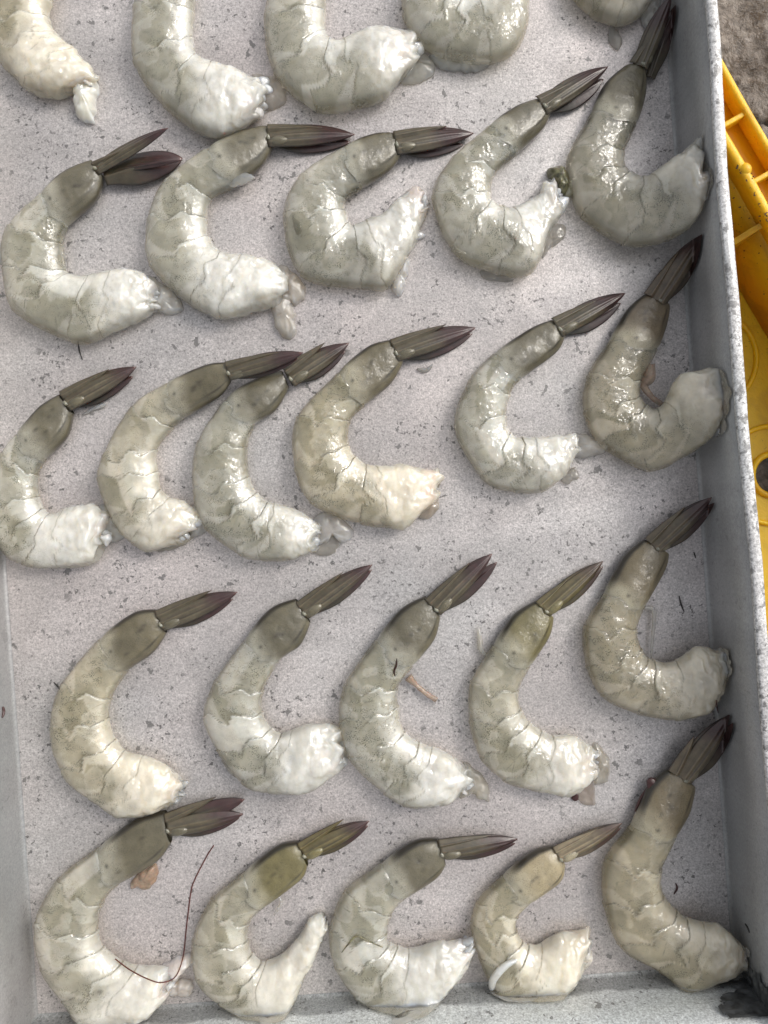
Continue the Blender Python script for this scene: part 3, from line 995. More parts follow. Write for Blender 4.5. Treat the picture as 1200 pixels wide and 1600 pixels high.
    dor = dor - ax * dor.dot(ax); dor /= np.linalg.norm(dor)
    zj = hscale(np.hypot(p0[0] - p0[2], p0[1] - p0[3]) / 2 * PX)
    zj = zj[0] + 0.0024 + lift + tlift
    ztip = fr.get('z', 0.0016) + 0.0
    dark = fr.get('dark', 1.0)
    shellc = base * np.array((0.66, 0.61, 0.57))
    tj = rnd.uniform(-0.12, 0.12)
    def blade(name, A, B, wd, z0, z1, arch, tipc=1.0, pexp=3.2, b0=0.45, nridge=2, bend=0.0, rim=0.7, t0=0.50, val=1.0, flat=1.0):
        A = np.array(A, float); B = np.array(B, float)
        d = B - A; Lb = np.linalg.norm(d); d /= Lb
        pn = np.array([-d[1], d[0]])
        if pn.dot(dor) < 0: pn = -pn          # + towards the dorsal side
        nT, nC = 30, 15
        t = np.linspace(0, 1, nT); c = np.linspace(-1, 1, nC)
        prof = (b0 + (1 - b0) * sstep(0, 0.45, t)) * (1 - t ** pexp) ** 0.85
        prof = np.clip(prof, 0.02, 1) * wd
        Tt = t[:, None] + 0 * c[None]; Cb = c[None] + 0 * Tt
        cx = A[0] + d[0] * Lb * Tt + pn[0] * (prof[:, None] * Cb + bend * wd * np.sin(math.pi * Tt))
        cy = A[1] + d[1] * Lb * Tt + pn[1] * (prof[:, None] * Cb + bend * wd * np.sin(math.pi * Tt))
        zm = z0 + (z1 - z0) * Tt
        wl = (prof * PX)[:, None]
        zs = zm + arch * wl * (1 - Cb ** 2)
        rl_ = np.zeros_like(Tt)
        for q in range(nridge):
            cq = -0.45 + 0.62 * q if nridge > 1 else 0.0
            g = np.exp(-((Cb - cq) / 0.13) ** 2) * (1 - sstep(0.75, 0.95, Tt))
            zs += 0.0005 * g
            cb_hl = g if q == 0 else np.maximum(cb_hl, g)
            rl_ = np.maximum(rl_, 0.70 * np.exp(-((Cb - cq - 0.17) / 0.085) ** 2) * (1 - sstep(0.5, 0.85, Tt)) * sstep(0.0, 0.12, Tt))
        zs = np.maximum(zs, 0.0006)
        kz = (D - zm) / F
        top = np.stack([(cx - 600) * kz - ox, -(cy - 800) * kz - oy, zs], -1)
        botm = top.copy(); thick = 0.00045 * flat
        botm[..., 2] -= thick
        NN = fbm(np.stack([Tt * 4 + seed, Cb * 1.5, 0 * Tt + Lb], -1), 3)
        cb = np.zeros(Tt.shape + (3,)) + shellc * val
        stre = 0.92 + 0.16 * fbm(np.stack([Cb * 4 + seed, Tt * 1.2, 0 * Tt], -1), 2)
        cb *= stre[..., None]
        cb = cb * (1 + 0.45 * cb_hl[..., None])
        dk = sstep(t0 + tj, t0 + tj + 0.36, Tt + 0.22 * (NN - 0.5) + 0.05 * Cb) * tipc
        cb = cb * (1 - dk[..., None]) + C_PURPLE * (0.8 + 0.5 * NN[..., None]) * dk[..., None]
        redtip = sstep(0.93, 1.0, Tt) * 0.5 * tipc
        cb = cb * (1 - redtip[..., None]) + np.array((0.12, 0.035, 0.025)) * redtip[..., None]
        ln = np.maximum(rl_, rim * sstep(0.86, 0.99, np.abs(Cb)))
        VV = np.vstack([top.reshape(-1, 3), botm.reshape(-1, 3)])
        f = grid_faces(nT, nC, False); o_ = nT * nC
        f2 = [tuple(x + o_ for x in q[::-1]) for q in f]
        ring = [i * nC for i in range(nT)] + [(nT - 1) * nC + j for j in range(1, nC)] + [i * nC + nC - 1 for i in range(nT - 2, -1, -1)] + [j for j in range(nC - 2, 0, -1)]
        f3 = [(ring[i], ring[(i + 1) % len(ring)], ring[(i + 1) % len(ring)] + o_, ring[i] + o_) for i in range(len(ring))]
        ff = f + f2 + f3
        cols = np.vstack([cb.reshape(-1, 3)] * 2); lns = np.concatenate([ln.ravel()] * 2)
        return mesh_obj(name, fit_tray(VV, ox, oy), ff, M_BLADE, root, attrs={'line': lns}, colattr=cols)
    hw = Wf / 2
    # far-side blade, lowest, peeping out on the belly side
    T2 = np.array(fr.get('T2', Tm - dor * hw * 0.30 - ax * 5), float)
    u2 = fr.get('u2', 0.55)
    blade('uropod', J - dor * hw * 0.30 - ax * 6, T2, hw * u2 * 1.1, zj * 0.5, max(0.0008, ztip - 0.0008), 0.15, 1.0 * dark, 3.6, 0.5, 1, -0.25, 0.8, 0.30, fr.get('uval', 0.62))
    # telson: narrow spike along the dorsal edge
    blade('telson', J + dor * hw * 0.42 - ax * 5, Ts, hw * 0.46, zj + 0.0004, ztip + 0.0012 + 0.35 * (zj - ztip), 0.55, 0.30 * dark, 1.25, 0.9, 1, 0.0, 0.85, 0.75, 1.05)
    # inner blade
    blade('uropod', J + dor * hw * 0.05 - ax * 6, Tm + dor * 1.5 - ax * 4, hw * 0.60, zj * 0.9, ztip + 0.0007, 0.30, 1.0 * dark, 3.4, 0.80, 1, 0.22, 0.7, 0.44)
    # outer blade, on top
    blade('uropod', J - dor * hw * 0.20 - ax * 4, Tm, hw * 0.66, zj + 0.0010, ztip + 0.0013, 0.34, 1.0 * dark, 3.5, 0.80, 2, 0.05, 0.75, 0.46)
    for e in fr.get('extra', []):
        blade('uropod', e[0], e[1], e[2], e[3], e[4], 0.25, e[5] if len(e) > 5 else 1.0, e[6] if len(e) > 6 else 3.0, 0.5, 1, 0.0, 0.8, 0.35, 0.7)
    # base joint piece of the fan with a wet glint
    q = J - dor * hw * 0.36 + ax * 13
    kz = (D - zj) / F
    bm = bmesh.new(); bmesh.ops.create_uvsphere(bm, u_segments=20, v_segments=12, radius=1)
    A3 = Vector((ax[0], -ax[1], 0)); B3 = Vector((dor[0], -dor[1], 0))
    cen = Vector(((q[0] - 600) * kz - ox, -(q[1] - 800) * kz - oy, zj + 0.0009))
    for v in bm.verts:
        c0 = v.co.copy()
        v.co = cen + A3 * c0.x * 15 * PX + B3 * c0.y * (7.5 - 1.5 * c0.x) * PX + Vector((0, 0, c0.z * 0.0016))
    me = bpy.data.meshes.new('uropod_base'); bm.to_mesh(me); bm.free()
    nvv = len(me.vertices)
    at = me.attributes.new('col', 'FLOAT_COLOR', 'POINT'); c4 = np.ones((nvv, 4), np.float32); c4[:, :3] = base * 1.12; at.data.foreach_set('color', c4.ravel())
    me.polygons.foreach_set('use_smooth', [True] * len(me.polygons)); me.materials.append(M_SHELL)
    link(bpy.data.objects.new('uropod_base', me), root)
    # pale hinge membrane between shell and fan
    pts = []
    for s in np.linspace(0.38, 0.85, 9):
        pp = J + dor * hw * (0.30 - 0.80 * s) - ax * (2 + 5 * math.sin(s * 3.0)) + ax * 4
        pts.append(((pp[0] - 600) * kz - ox, -(pp[1] - 800) * kz - oy, zj + 0.0022 - 0.0016 * abs(s - 0.5) ** 1.2))
    V, f = tube_data(pts, np.array([0.0002, 0.0004, 0.0006, 0.0007, 0.0007, 0.0008, 0.0007, 0.0005, 0.0003]), 8)
    mesh_obj('hinge_membrane', V, f, M_SHELL, root, attrs={'line': np.zeros(len(V))}, colattr=np.tile(np.array((0.26, 0.25, 0.19)), (len(V), 1)))

    # ---- ragged lobes torn round the cut end
    ec = np.array([(endp[0] + endp[2]) / 2, (endp[1] + endp[3]) / 2]); eo = np.array([endp[0] - endp[2], endp[1] - endp[3]]); eo = eo / np.linalg.norm(eo)
    for q in range(spec.get('lobes', 5)):
        cpos = -0.85 + 1.7 * (q + rnd.uniform(0.1, 0.9)) / 5
        ln = rnd.uniform(0.30, 0.62) * ew; wd = rnd.uniform(0.16, 0.34) * ew
        an = rnd.uniform(-0.5, 0.5) + 0.35 * cpos
        d2 = dirv * math.cos(an) + eo * math.sin(an); n2 = np.array([-d2[1], d2[0]])
        b2_ = ec + eo * cpos * ew * 0.85 + dirv * cap_len * 0.55 * math.sqrt(max(0, 1 - cpos ** 2))
        poly = [b2_ - n2 * wd - d2 * ln * 0.6, b2_ - n2 * wd * 0.9 + d2 * ln * 0.2, b2_ - n2 * wd * rnd.uniform(0.2, 0.6) + d2 * ln * 0.75, b2_ + n2 * wd * rnd.uniform(0.1, 0.6) + d2 * ln * rnd.uniform(0.6, 0.85), b2_ + n2 * wd * 0.9 + d2 * ln * 0.1, b2_ + n2 * wd - d2 * ln * 0.6]
        zl = rnd.choice([0.0006, 0.0020, 0.0040, 0.0060]) * min(1, ew * PX / 0.009) + spec.get('hlift', 0) * 0.9
        tone = np.array((0.72, 0.70, 0.65)) * rnd.uniform(0.86, 1.04) * (tint if spec.get('val', 1) < 0.9 else 1)
        if rnd.random() < 0.25: tone = tone * np.array((1.0, 0.90, 0.86))
        pillow(dict(p=[tuple(v) for v in poly], h=rnd.uniform(0.0022, 0.0042), z=zl, m=M_FLAP if zl < 0.0015 else M_SOFT, c=tuple(tone), rag=3.5), root, (ox, oy), seed + q, None)
    # ---- loose flaps of flesh and other remnants
    for fl in spec.get('flaps', []):
        pillow(fl, root, (ox, oy), seed, bvh)
    for sp in spec.get('strips', []):
        nm, mat, rad, pts = sp[0], sp[1], sp[2], sp[3]
        zz_ = sp[4] if len(sp) > 4 else 0.0012
        pts = np.array(pts, float)
        sm, _ = catmull(pts, max(12, len(pts) * 6))
        if zz_ == 'drape' or sm.shape[1] == 3:
            zcol = []
            for q in sm:
                org = Vector((-ox, -oy, D)); tg = Vector(P(q[0], q[1], 0)) - Vector((ox, oy, 0))
                hit = bvh.ray_cast(org, (tg - org).normalized())[0]
                zcol.append((hit.z if hit is not None else 0.0) + 0.0003)
            zcol = np.array(zcol)
        else: zcol = np.full(len(sm), zz_)
        kz = (D - zcol) / F
        P3 = np.stack([(sm[:, 0] - 600) * kz - ox, -(sm[:, 1] - 800) * kz - oy, zcol], -1)
        rr = np.interp(np.linspace(0, 1, len(sm)), np.linspace(0, 1, len(np.atleast_1d(rad))), np.atleast_1d(rad)) if np.ndim(rad) else np.full(len(sm), rad)
        if np.ndim(rad) == 0:
            rr = rr * (0.35 + 0.65 * np.sin(np.linspace(0.15, 3.0, len(sm))))
        V, f = tube_data(P3, rr, 8)
        V[:, 2] = np.maximum(V[:, 2], 0.0003)
        mesh_obj(nm, V, f, mat, root, attrs={'pig': np.zeros(len(V)), 'line': np.zeros(len(V))}, colattr=np.tile(np.array((0.62, 0.60, 0.55)), (len(V), 1)))
    tag(root, spec['label'], 'shrimp', 'raw peeled shrimps laid in rows on the tray')
    return root

def pillow(fl, root, o, seed, bvh=None):
    """a lobed sheet of flesh from its outline: rounded rim, own thickness"""
    name = fl.get('name', 'flesh_flap')
    poly = np.array(fl['p'], float); h = fl.get('h', 0.0030); zb = fl.get('z', 0.0004)
    rim, _ = catmull(poly, 64, True)
    rim += (np.stack([vnoise(np.stack([rim[:, 0] * 0.11 + seed, rim[:, 1] * 0.11, 0 * rim[:, 0] + 3], -1)), vnoise(np.stack([rim[:, 0] * 0.11 + seed, rim[:, 1] * 0.11, 0 * rim[:, 0] + 8], -1))], -1) - 0.5) * fl.get('rag', 5.0)
    cen = rim.mean(0)
    rs = np.array([1.0, 0.985, 0.95, 0.88, 0.78, 0.64, 0.48, 0.30, 0.12])
    rows = []; nR = len(rs); m = 64
    pts = cen[None, None] + (rim - cen)[None] * rs[:, None, None]
    pr = (1 - rs ** 2.6) ** 0.55
    nz = fbm(np.stack([pts[..., 0] * 0.055 + seed, pts[..., 1] * 0.055, 0 * pts[..., 0]], -1), 3)
    nz2 = fbm(np.stack([pts[..., 0] * 0.15 + seed, pts[..., 1] * 0.15, 0 * pts[..., 0] + 4], -1), 2)
    z = zb + 0.0003 + h * pr[:, None] * (0.55 + 0.6 * nz + 0.35 * (nz2 - 0.5))
    kz = (D - (zb + h * 0.3)) / F
    top = np.stack([(pts[..., 0] - 600) * kz - o[0], -(pts[..., 1] - 800) * kz - o[1], z], -1)
    bot = top.copy(); bot[..., 2] = zb
    if fl.get('drape') and bvh is not None:      # lies on the body: follow its surface
        for q in range(nR):
            for j in range(m):
                hit = bvh.ray_cast(Vector((top[q, j, 0], top[q, j, 1], 0.1)), Vector((0, 0, -1)))[0]
                g = hit.z if hit is not None else 0.0005
                top[q, j, 2] = g + 0.00005 + h * pr[q] * (0.7 + 0.4 * nz2[q, j])
                bot[q, j, 2] = g - 0.0003
    V = np.vstack([top.reshape(-1, 3), bot[0]])
    f = [q for q in grid_faces(nR, m)] + [tuple((nR - 1) * m + j for j in range(m))]
    b0 = nR * m
    f += [(j, b0 + j, b0 + (j + 1) % m, (j + 1) % m) for j in range(m)] + [tuple(b0 + j for j in range(m))[::-1]]
    f = [q[::-1] for q in f] if _signed_area(rim) > 0 else f
    c = np.array(fl.get('c', (0.70, 0.68, 0.62)))
    cols = c[None] * (0.85 + 0.3 * np.concatenate([nz2.ravel(), nz2[0]])[:, None])
    mesh_obj(name, fit_tray(V, o[0], o[1]), f, fl.get('m', M_FLAP), root, attrs={'pig': np.zeros(len(V)) + fl.get('pig', 0.0), 'line': np.zeros(len(V))}, colattr=cols)

def _signed_area(p):
    x, y = p[:, 0], p[:, 1]
    return 0.5 * np.sum(x * np.roll(y, -1) - y * np.roll(x, -1))

GREYISH = (0.40, 0.385, 0.36)
WHITE = (0.74, 0.73, 0.70)
PINK = (0.66, 0.56, 0.52)
SH = []
# each body: pairs of (outer x, y, inner x, y) in photograph pixels, from the tail joint to the head end
SH.append(dict(label='creamy shrimp cut off by the top left corner with a strip of flesh hanging down', warm=0.7, val=1.05, white=5.2, pig=0.6,
  b=[(20,-205,45,-178),(-8,-165,62,-132),(-26,-112,76,-95),(-32,-60,88,-50),(-26,-5,82,0),(-18,55,76,28),(0,96,90,54),(46,142,118,78),(88,152,140,102),(108,146,148,118)],
  fan=dict(T=(100,-300)),
  flaps=[dict(p=[(112,116),(114,145),(117,168),(125,187),(145,189),(149,160),(153,132),(140,108)], h=0.0065, m=M_FLESH, c=(0.74,0.70,0.60))]))
SH.append(dict(label='grey shrimp at the top edge, second from the left corner, its pale end lying flat', white=6.2, val=0.98,
  b=[(300,-192,325,-166),(262,-155,310,-115),(232,-105,302,-75),(221,-50,306,-40),(209,22,303,20),(212,105,302,62),(262,173,311,88),(312,208,335,98),(356,212,374,112),(392,192,402,122)],
  fan=dict(T=(395,-260)),
  flaps=[dict(p=[(392,118),(420,118),(442,126),(447,155),(432,170),(410,172),(392,168),(385,150)], h=0.0035, m=M_FILM, c=(0.62,0.56,0.50))]))
SH.append(dict(label='large grey shrimp at the top edge with a clear flap touching its right neighbour', white=7.0, val=1.0,
  b=[(500,-200,525,-170),(465,-160,512,-120),(440,-110,508,-85),(430,-45,510,-45),(413,35,509,20),(432,122,509,50),(497,174,518,62),(560,168,535,62),(602,156,588,43),(630,122,642,50)],
  fan=dict(T=(600,-270)),
  flaps=[dict(p=[(625,92),(648,62),(668,85),(681,105),(670,122),(640,132),(622,122)], h=0.0030, m=M_FILM, c=(0.58,0.57,0.52)),
         dict(p=[(626,88),(640,80),(650,92),(646,106),(630,104)], h=0.0045, m=M_FLESH, c=WHITE, rag=2)]))
SH.append(dict(label='tightly curled shrimp at the top edge showing only its banded rounded bend', white=8.0, val=1.0,
  b=[(700,-235,718,-205),(662,-190,708,-152),(640,-120,702,-100),(628,-40,705,-58),(631,28,712,-30),(658,72,716,-14),(708,94,724,-8),(772,98,740,-8),(815,68,752,-14),(828,0,762,-34),(812,-58,762,-62)],
  fan=dict(T=(800,-290)),
  flaps=[dict(p=[(672,86),(700,82),(740,86),(768,96),(752,109),(720,111),(688,106)], h=0.0035, m=M_FLAP, c=(0.50,0.49,0.44)),]))
SH.append(dict(label='shrimp at the top edge nearest the right wall, only its rounded underside in view', warm=0.5, white=6.0, val=0.9,
  b=[(955,-282,980,-256),(925,-240,965,-205),(900,-190,960,-165),(885,-130,962,-120),(880,-70,965,-92),(888,-15,970,-75),(925,25,978,-72),(965,39,992,-72),(998,28,1010,-68),(1024,-8,1024,-52)],
  fan=dict(T=(1015,-385)),
  flaps=[dict(p=[(1000,2),(1005,30),(1012,47),(1024,32),(1034,10),(1030,-18)], h=0.0045, m=M_FLAP, c=(0.58,0.56,0.52)),
         dict(p=[(953,38),(952,64),(966,78),(973,64),(962,44)], h=0.0012, m=M_FILM, c=GREYISH, rag=2)]))
# second row
SH.append(dict(label='shrimp with a splayed tail fan, a thin needle blade above a wide dark one', white=6.0, whiteseg=[(5, -1.1, -0.2, 0.9), (2, -0.2, 0.5, 0.6)], val=1.05,
  b=[(143,250,163,278),(99,270,151,312),(66,303,107,353),(10,362,98,384),(7,425,104,424),(26,490,112,430),(118,536,140,430),(166,524,178,422),(212,503,218,422),(236,490,236,440)],
  fan=dict(T=(262,200), W=30, Ts=(215,226), J=(152,262), T2=(285,250), u2=0.3, z=0.010,
           extra=[((164,278),(285,247),25,0.0040,0.0030,1.0,5.0)]),
  flaps=[dict(p=[(224,432),(250,440),(268,452),(284,472),(281,489),(262,493),(245,485),(226,494)], h=0.0040, m=M_FLAP, c=(0.62,0.58,0.52)),
         dict(p=[(88,395),(97,390),(104,402),(104,420),(95,416)], h=0.003, m=M_FLAP, c=GREYISH, rag=2),
         dict(p=[(20,356),(4,376),(-2,404),(10,420),(20,400)], h=0.0035, m=M_FLAP, c=(0.52,0.52,0.47), rag=3)]))
SH.append(dict(label='large shrimp with a tongue of flesh hanging straight down from its cut end', white=5.9, val=1.05,
  b=[(416,196,428,230),(372,207,407,262),(324,234,366,293),(258,285,332,309),(232,348,323,342),(236,418,326,370),(303,481,345,391),(352,498,378,397),(402,485,422,406),(425,474,440,424)],
  fan=dict(T=(554,210), Ts=(504,199), T2=(548,222), W=46, J=(423,213), u2=0.62),
  flaps=[dict(p=[(434,415),(455,421),(472,438),(475,460),(462,476),(445,474),(430,462)], h=0.0055, m=M_FLAP, c=(0.60,0.53,0.46)),
         dict(p=[(428,455),(424,480),(431,512),(446,528),(461,520),(461,490),(454,460)], h=0.0040, m=M_FLAP, c=(0.52,0.48,0.43)),
         dict(p=[(352,280),(372,268),(392,272),(398,278),(382,288),(362,292)], h=0.0018, z=0.0065, m=M_FILM, c=(0.7,0.68,0.6), rag=2)]))
SH.append(dict(label='shrimp with a dark blotch on its back and a ragged pink white end', pink=0.9, white=6.8, val=0.93,
  b=[(613,207,628,243),(577,212,609,267),(536,232,567,294),(467,278,540,313),(443,345,541,332),(473,433,546,348),(574,452,553,352),(608,448,572,344),(640,398,597,334),(655,368,614,315),(668,334,642,296)],
  fan=dict(T=(740,208), Ts=(698,197), T2=(724,226), W=48, J=(622,224), uval=0.5),
  flaps=[dict(p=[(608,420),(611,446),(620,464),(633,446),(641,412),(632,394)], h=0.0048, m=M_FLAP, c=(0.70,0.66,0.62)),
         dict(p=[(640,368),(655,362),(664,366),(660,372),(646,376),(640,392),(634,380)], h=0.005, m=M_FLESH, c=WHITE, rag=2),
         dict(p=[(655,305),(662,298),(668,312),(672,325),(664,332)], h=0.005, m=M_FLESH, c=PINK, rag=2),
         dict(p=[(464,352),(470,362),(476,374),(471,382),(465,372)], h=0.0006, drape=True, m=M_STAIN, c=(1,1,1), rag=5, name='dark_blotch')]))
SH.append(dict(label='shrimp with a dark green lump of gut stuck on its forked white end', white=6.9, val=0.98,
  b=[(836,155,862,176),(800,170,847,203),(761,200,811,238),(703,252,773,272),(675,312,767,304),(713,399,768,314),(785,429,784,322),(832,425,802,325),(860,362,834,306),(878,332,852,280)],
  fan=dict(T=(950,104), Ts=(908,123), T2=(943,124), W=44, J=(850,164), u2=0.72, uval=0.4, z=0.003),
  flaps=[dict(p=[(858,310),(876,309),(889,310),(889,320),(880,334),(860,345)], h=0.0075, m=M_FLESH, c=WHITE, rag=3),
         dict(p=[(858,262),(872,258),(884,265),(891,280),(889,300),(873,306),(866,290),(857,275)], h=0.0075, m=M_GUT, rag=4, name='gut_remnant'),
         dict(p=[(884,284),(894,280),(896,296),(888,312),(880,308)], h=0.005, m=M_FLAP, c=(0.62,0.60,0.45), rag=3),
         dict(p=[(856,352),(882,352),(880,372),(862,388),(848,405),(846,380)], h=0.0012, m=M_FILM, c=GREYISH, rag=3),
         dict(p=[(752,422),(780,430),(806,430),(800,440),(775,440),(756,434)], h=0.001, m=M_FILM, c=GREYISH, rag=3)]))
SH.append(dict(label='shaded grey shrimp by the upper right wall, its long tail pointing past the top edge', hlift=0.020, warm=0.35, white=7.2, val=0.80,
  b=[(974,104,1010,112),(943,134,1008,150),(921,180,994,196),(888,242,975,238),(890,292,977,262),(911,342,984,270),(984,385,1000,276),(1048,374,1016,274),(1084,350,1050,246),(1106,304,1074,232)],
  fan=dict(T=(1049,-8), Ts=(1036,28), T2=(1056,8), W=40, J=(1000,100), u2=0.55, uval=0.25, z=0.009,
     extra=[((1016,122),(1056,10),15,0.003,0.006,1.0,2.2)]),
  flaps=[dict(p=[(1068,246),(1080,224),(1093,210),(1099,214),(1097,236),(1087,258),(1075,266)], h=0.0035, z=0.0245, m=M_FLAP, c=(0.56,0.54,0.48)),
         dict(p=[(1085,262),(1096,270),(1098,284),(1108,288),(1107,302),(1094,312),(1080,300)], h=0.0055, z=0.0240, m=M_FLESH, c=(0.55,0.53,0.47), rag=4)]))
# third row
SH.append(dict(label='shrimp cut off by the left edge in the third row with a blunt white end', white=5.8, val=1.05,
  b=[(93,615,116,648),(60,638,104,684),(28,677,73,717),(3,714,60,742),(-14,786,60,774),(2,858,68,794),(46,886,80,803),(98,890,100,796),(146,882,140,785),(162,856,158,800)],
  fan=dict(T=(213,573), Ts=(170,577), T2=(208,588), W=46, J=(106,626), uval=0.45),
  flaps=[dict(p=[(154,790),(172,800),(182,820),(196,834),(186,845),(168,850),(155,870),(146,840)], h=0.0038, m=M_FLAP, c=(0.64,0.60,0.53)),
         dict(p=[(128,646),(150,634),(164,628),(164,636),(146,642),(132,648)], h=0.0015, m=M_FLAP, c=GREYISH, rag=2)]))
SH.append(dict(label='shrimp whose brownish tail lies across the tail of the shrimp to its right', warm=0.45, white=6.0, whiteseg=[(4, -0.7, 0.5, 0.9), (5, -0.8, 0.2, 0.8)], val=1.02, tlift=0.005,
  b=[(354,565,361,598),(320,571,341,621),(262,598,288,654),(204,639,271,668),(160,716,245,704),(155,756,247,736),(180,820,252,765),(208,850,268,777),(240,861,288,784),(275,848,306,806)],
  fan=dict(T=(474,551), Ts=(437,550), T2=(466,560), W=40, J=(360,580), z=0.0115, uval=0.8),
  flaps=[dict(p=[(240,858),(272,840),(304,833),(292,849),(265,861)], h=0.0018, m=M_FILM, c=(0.46,0.43,0.35)),
         dict(p=[(296,790),(312,796),(326,816),(318,832),(298,836)], h=0.0045, m=M_FLAP, c=(0.60,0.56,0.50))]))
SH.append(dict(label='grey shrimp lying partly under the brownish tail of the shrimp to its left', white=7.0, val=0.98,
  b=[(440,578,452,607),(402,590,430,642),(352,625,399,664),(307,698,387,700),(303,772,390,742),(324,829,400,768),(377,868,420,784),(414,876,430,786),(455,876,466,795),(486,860,492,816)],
  fan=dict(T=(545,536), Ts=(508,535), T2=(540,548), W=46, J=(455,588)),
  flaps=[dict(p=[(488,812),(514,800),(540,815),(552,835),(535,850),(521,838),(506,850),(490,852)], h=0.0035, m=M_FLAP, c=(0.60,0.56,0.52)),
         dict(p=[(496,842),(520,836),(534,852),(514,868),(490,866)], h=0.0012, m=M_FILM, c=GREYISH)]))
SH.append(dict(label='cream shrimp with a pink orange cut end and a pointed purple tail', pink=1.0, warm=0.75, white=6.6, val=1.06,
  b=[(609,530,631,567),(573,543,610,600),(528,582,571,633),(463,655,547,660),(461,735,546,696),(492,791,556,714),(570,821,573,726),(605,824,587,727),(634,825,642,727),(662,798,674,736)],
  fan=dict(T=(743,512), Ts=(697,507), T2=(738,522), W=48, J=(620,548), u2=0.62, uval=0.5),
  flaps=[dict(p=[(664,780),(680,770),(687,785),(683,800),(670,812),(654,806)], h=0.0025, m=M_FLAP, c=(0.46,0.38,0.31)),
         dict(p=[(655,740),(672,732),(684,740),(682,760),(668,790),(652,802),(644,780)], h=0.0085, m=M_FLESH, c=(0.70,0.52,0.42)),
         dict(p=[(650,576),(668,574),(676,568),(670,580),(660,583)], h=0.0015, m=M_FLAP, c=GREYISH, rag=2)]))
SH.append(dict(label='shrimp with a thin neck of flesh touching the back of the shrimp by the wall', white=6.9, whiteseg=[(2, -0.6, 0.2, 0.9), (4, -0.6, 0.3, 0.9)], val=0.98,
  b=[(862,499,884,525),(826,515,868,552),(772,552,815,592),(733,594,797,616),(710,668,791,650),(755,751,798,676),(808,769,813,683),(850,769,834,682),(882,746,866,678),(896,715,894,680)],
  fan=dict(T=(977,458), Ts=(936,468), T2=(970,474), W=44, J=(874,511), u2=0.66, uval=0.4),
  flaps=[dict(p=[(890,680),(915,679),(945,690),(946,706),(925,714),(892,710)], h=0.0040, m=M_FLAP, c=(0.60,0.56,0.51)),
         dict(p=[(896,728),(905,738),(900,750),(886,756),(876,752),(884,740)], h=0.0012, m=M_FILM, c=GREYISH)]))
SH.append(dict(label='shaded shrimp with an orange vein inside its curl and its tail against the right wall', hlift=0.017, warm=0.85, white=7.0, val=0.80, shell=np.array((0.155,0.125,0.085)),
  b=[(1009,457,1047,480),(980,484,1041,510),(950,534,1027,546),(916,592,1002,596),(913,652,1000,620),(940,697,1008,632),(1012,736,1024,638),(1072,712,1038,628),(1110,686,1058,592),(1126,660,1092,582)],
  fan=dict(T=(1097,366), Ts=(1061,392), T2=(1095,378), W=50, J=(1026,466), z=0.011, uval=0.7),
  strips=[('gut_vein', M_ORANGE, np.array([0.0026,0.0028,0.0018,0.0012,0.0012]), [(1014,570),(1014,590),(1006,602),(1018,620),(1034,632)], 0.004)],
  flaps=[dict(p=[(1122,612),(1129,630),(1130,660),(1131,676),(1120,682),(1112,650)], h=0.005, z=0.0215, m=M_FLAP, c=(0.58,0.53,0.46))]))
# fourth row
SH.append(dict(label='cream shrimp alone at the left of the fourth row with a rounded white end', warm=0.7, white=6.4, val=1.02,
  b=[(247,951,261,990),(208,958,239,1020),(157,997,201,1048),(97,1070,174,1090),(80,1140,170,1122),(100,1210,180,1154),(145,1250,196,1174),(184,1275,222,1180),(224,1277,262,1195),(268,1260,284,1218)],
  fan=dict(T=(371,925), Ts=(331,922), T2=(364,936), W=46, J=(254,970))))
SH.append(dict(label='shrimp with one opaque white segment between dark speckled ones and an olive brown tail', white=6.6, whiteseg=[(4, -0.9, 1.1, 1.0), (2, 0.1, 1.1, 0.6)], val=0.96,
  b=[(461,934,486,974),(420,953,469,1008),(381,1000,440,1030),(335,1066,412,1078),(319,1122,410,1112),(343,1176,424,1138),(384,1228,440,1146),(424,1238,456,1140),(478,1238,492,1130),(514,1214,530,1138)],
  fan=dict(T=(582,882), Ts=(536,894), W=42, J=(476,953)),
  flaps=[dict(p=[(516,1185),(538,1160),(543,1185),(530,1206),(510,1216)], h=0.0060, m=M_FLAP, c=(0.62,0.56,0.48)),
         dict(p=[(340,1172),(362,1188),(374,1206),(368,1216),(352,1200)], h=0.004, m=M_FILM, c=GREYISH)]))
SH.append(dict(label='shrimp with a double pointed tail and an orange leg stub sticking out of its curl', white=6.6, val=1.0,
  b=[(664,930,689,964),(625,953,678,1000),(588,998,646,1040),(538,1070,622,1074),(530,1130,622,1104),(549,1190,632,1142),(600,1240,655,1160),(636,1259,674,1167),(688,1260,702,1175),(718,1242,732,1200)],
  fan=dict(T=(769,865), Ts=(734,879), T2=(777,878), W=46, J=(680,947)),
  strips=[('leg_stub', M_ORANGE, np.array([0.0020,0.0010,0.0011,0.0012]), [(638,1058),(650,1070),(664,1082),(682,1094)], 0.0022),
          ('gut_vein', M_VEIN, 0.0005, [(620,1028,0.0125),(619,1040,0.0124),(616,1048,0.0122),(617,1056,0.0118)])],
  flaps=[dict(p=[(724,1194),(745,1205),(760,1222),(765,1252),(750,1250),(735,1240),(720,1246)], h=0.0035, m=M_FILM, c=(0.60,0.57,0.50))]))
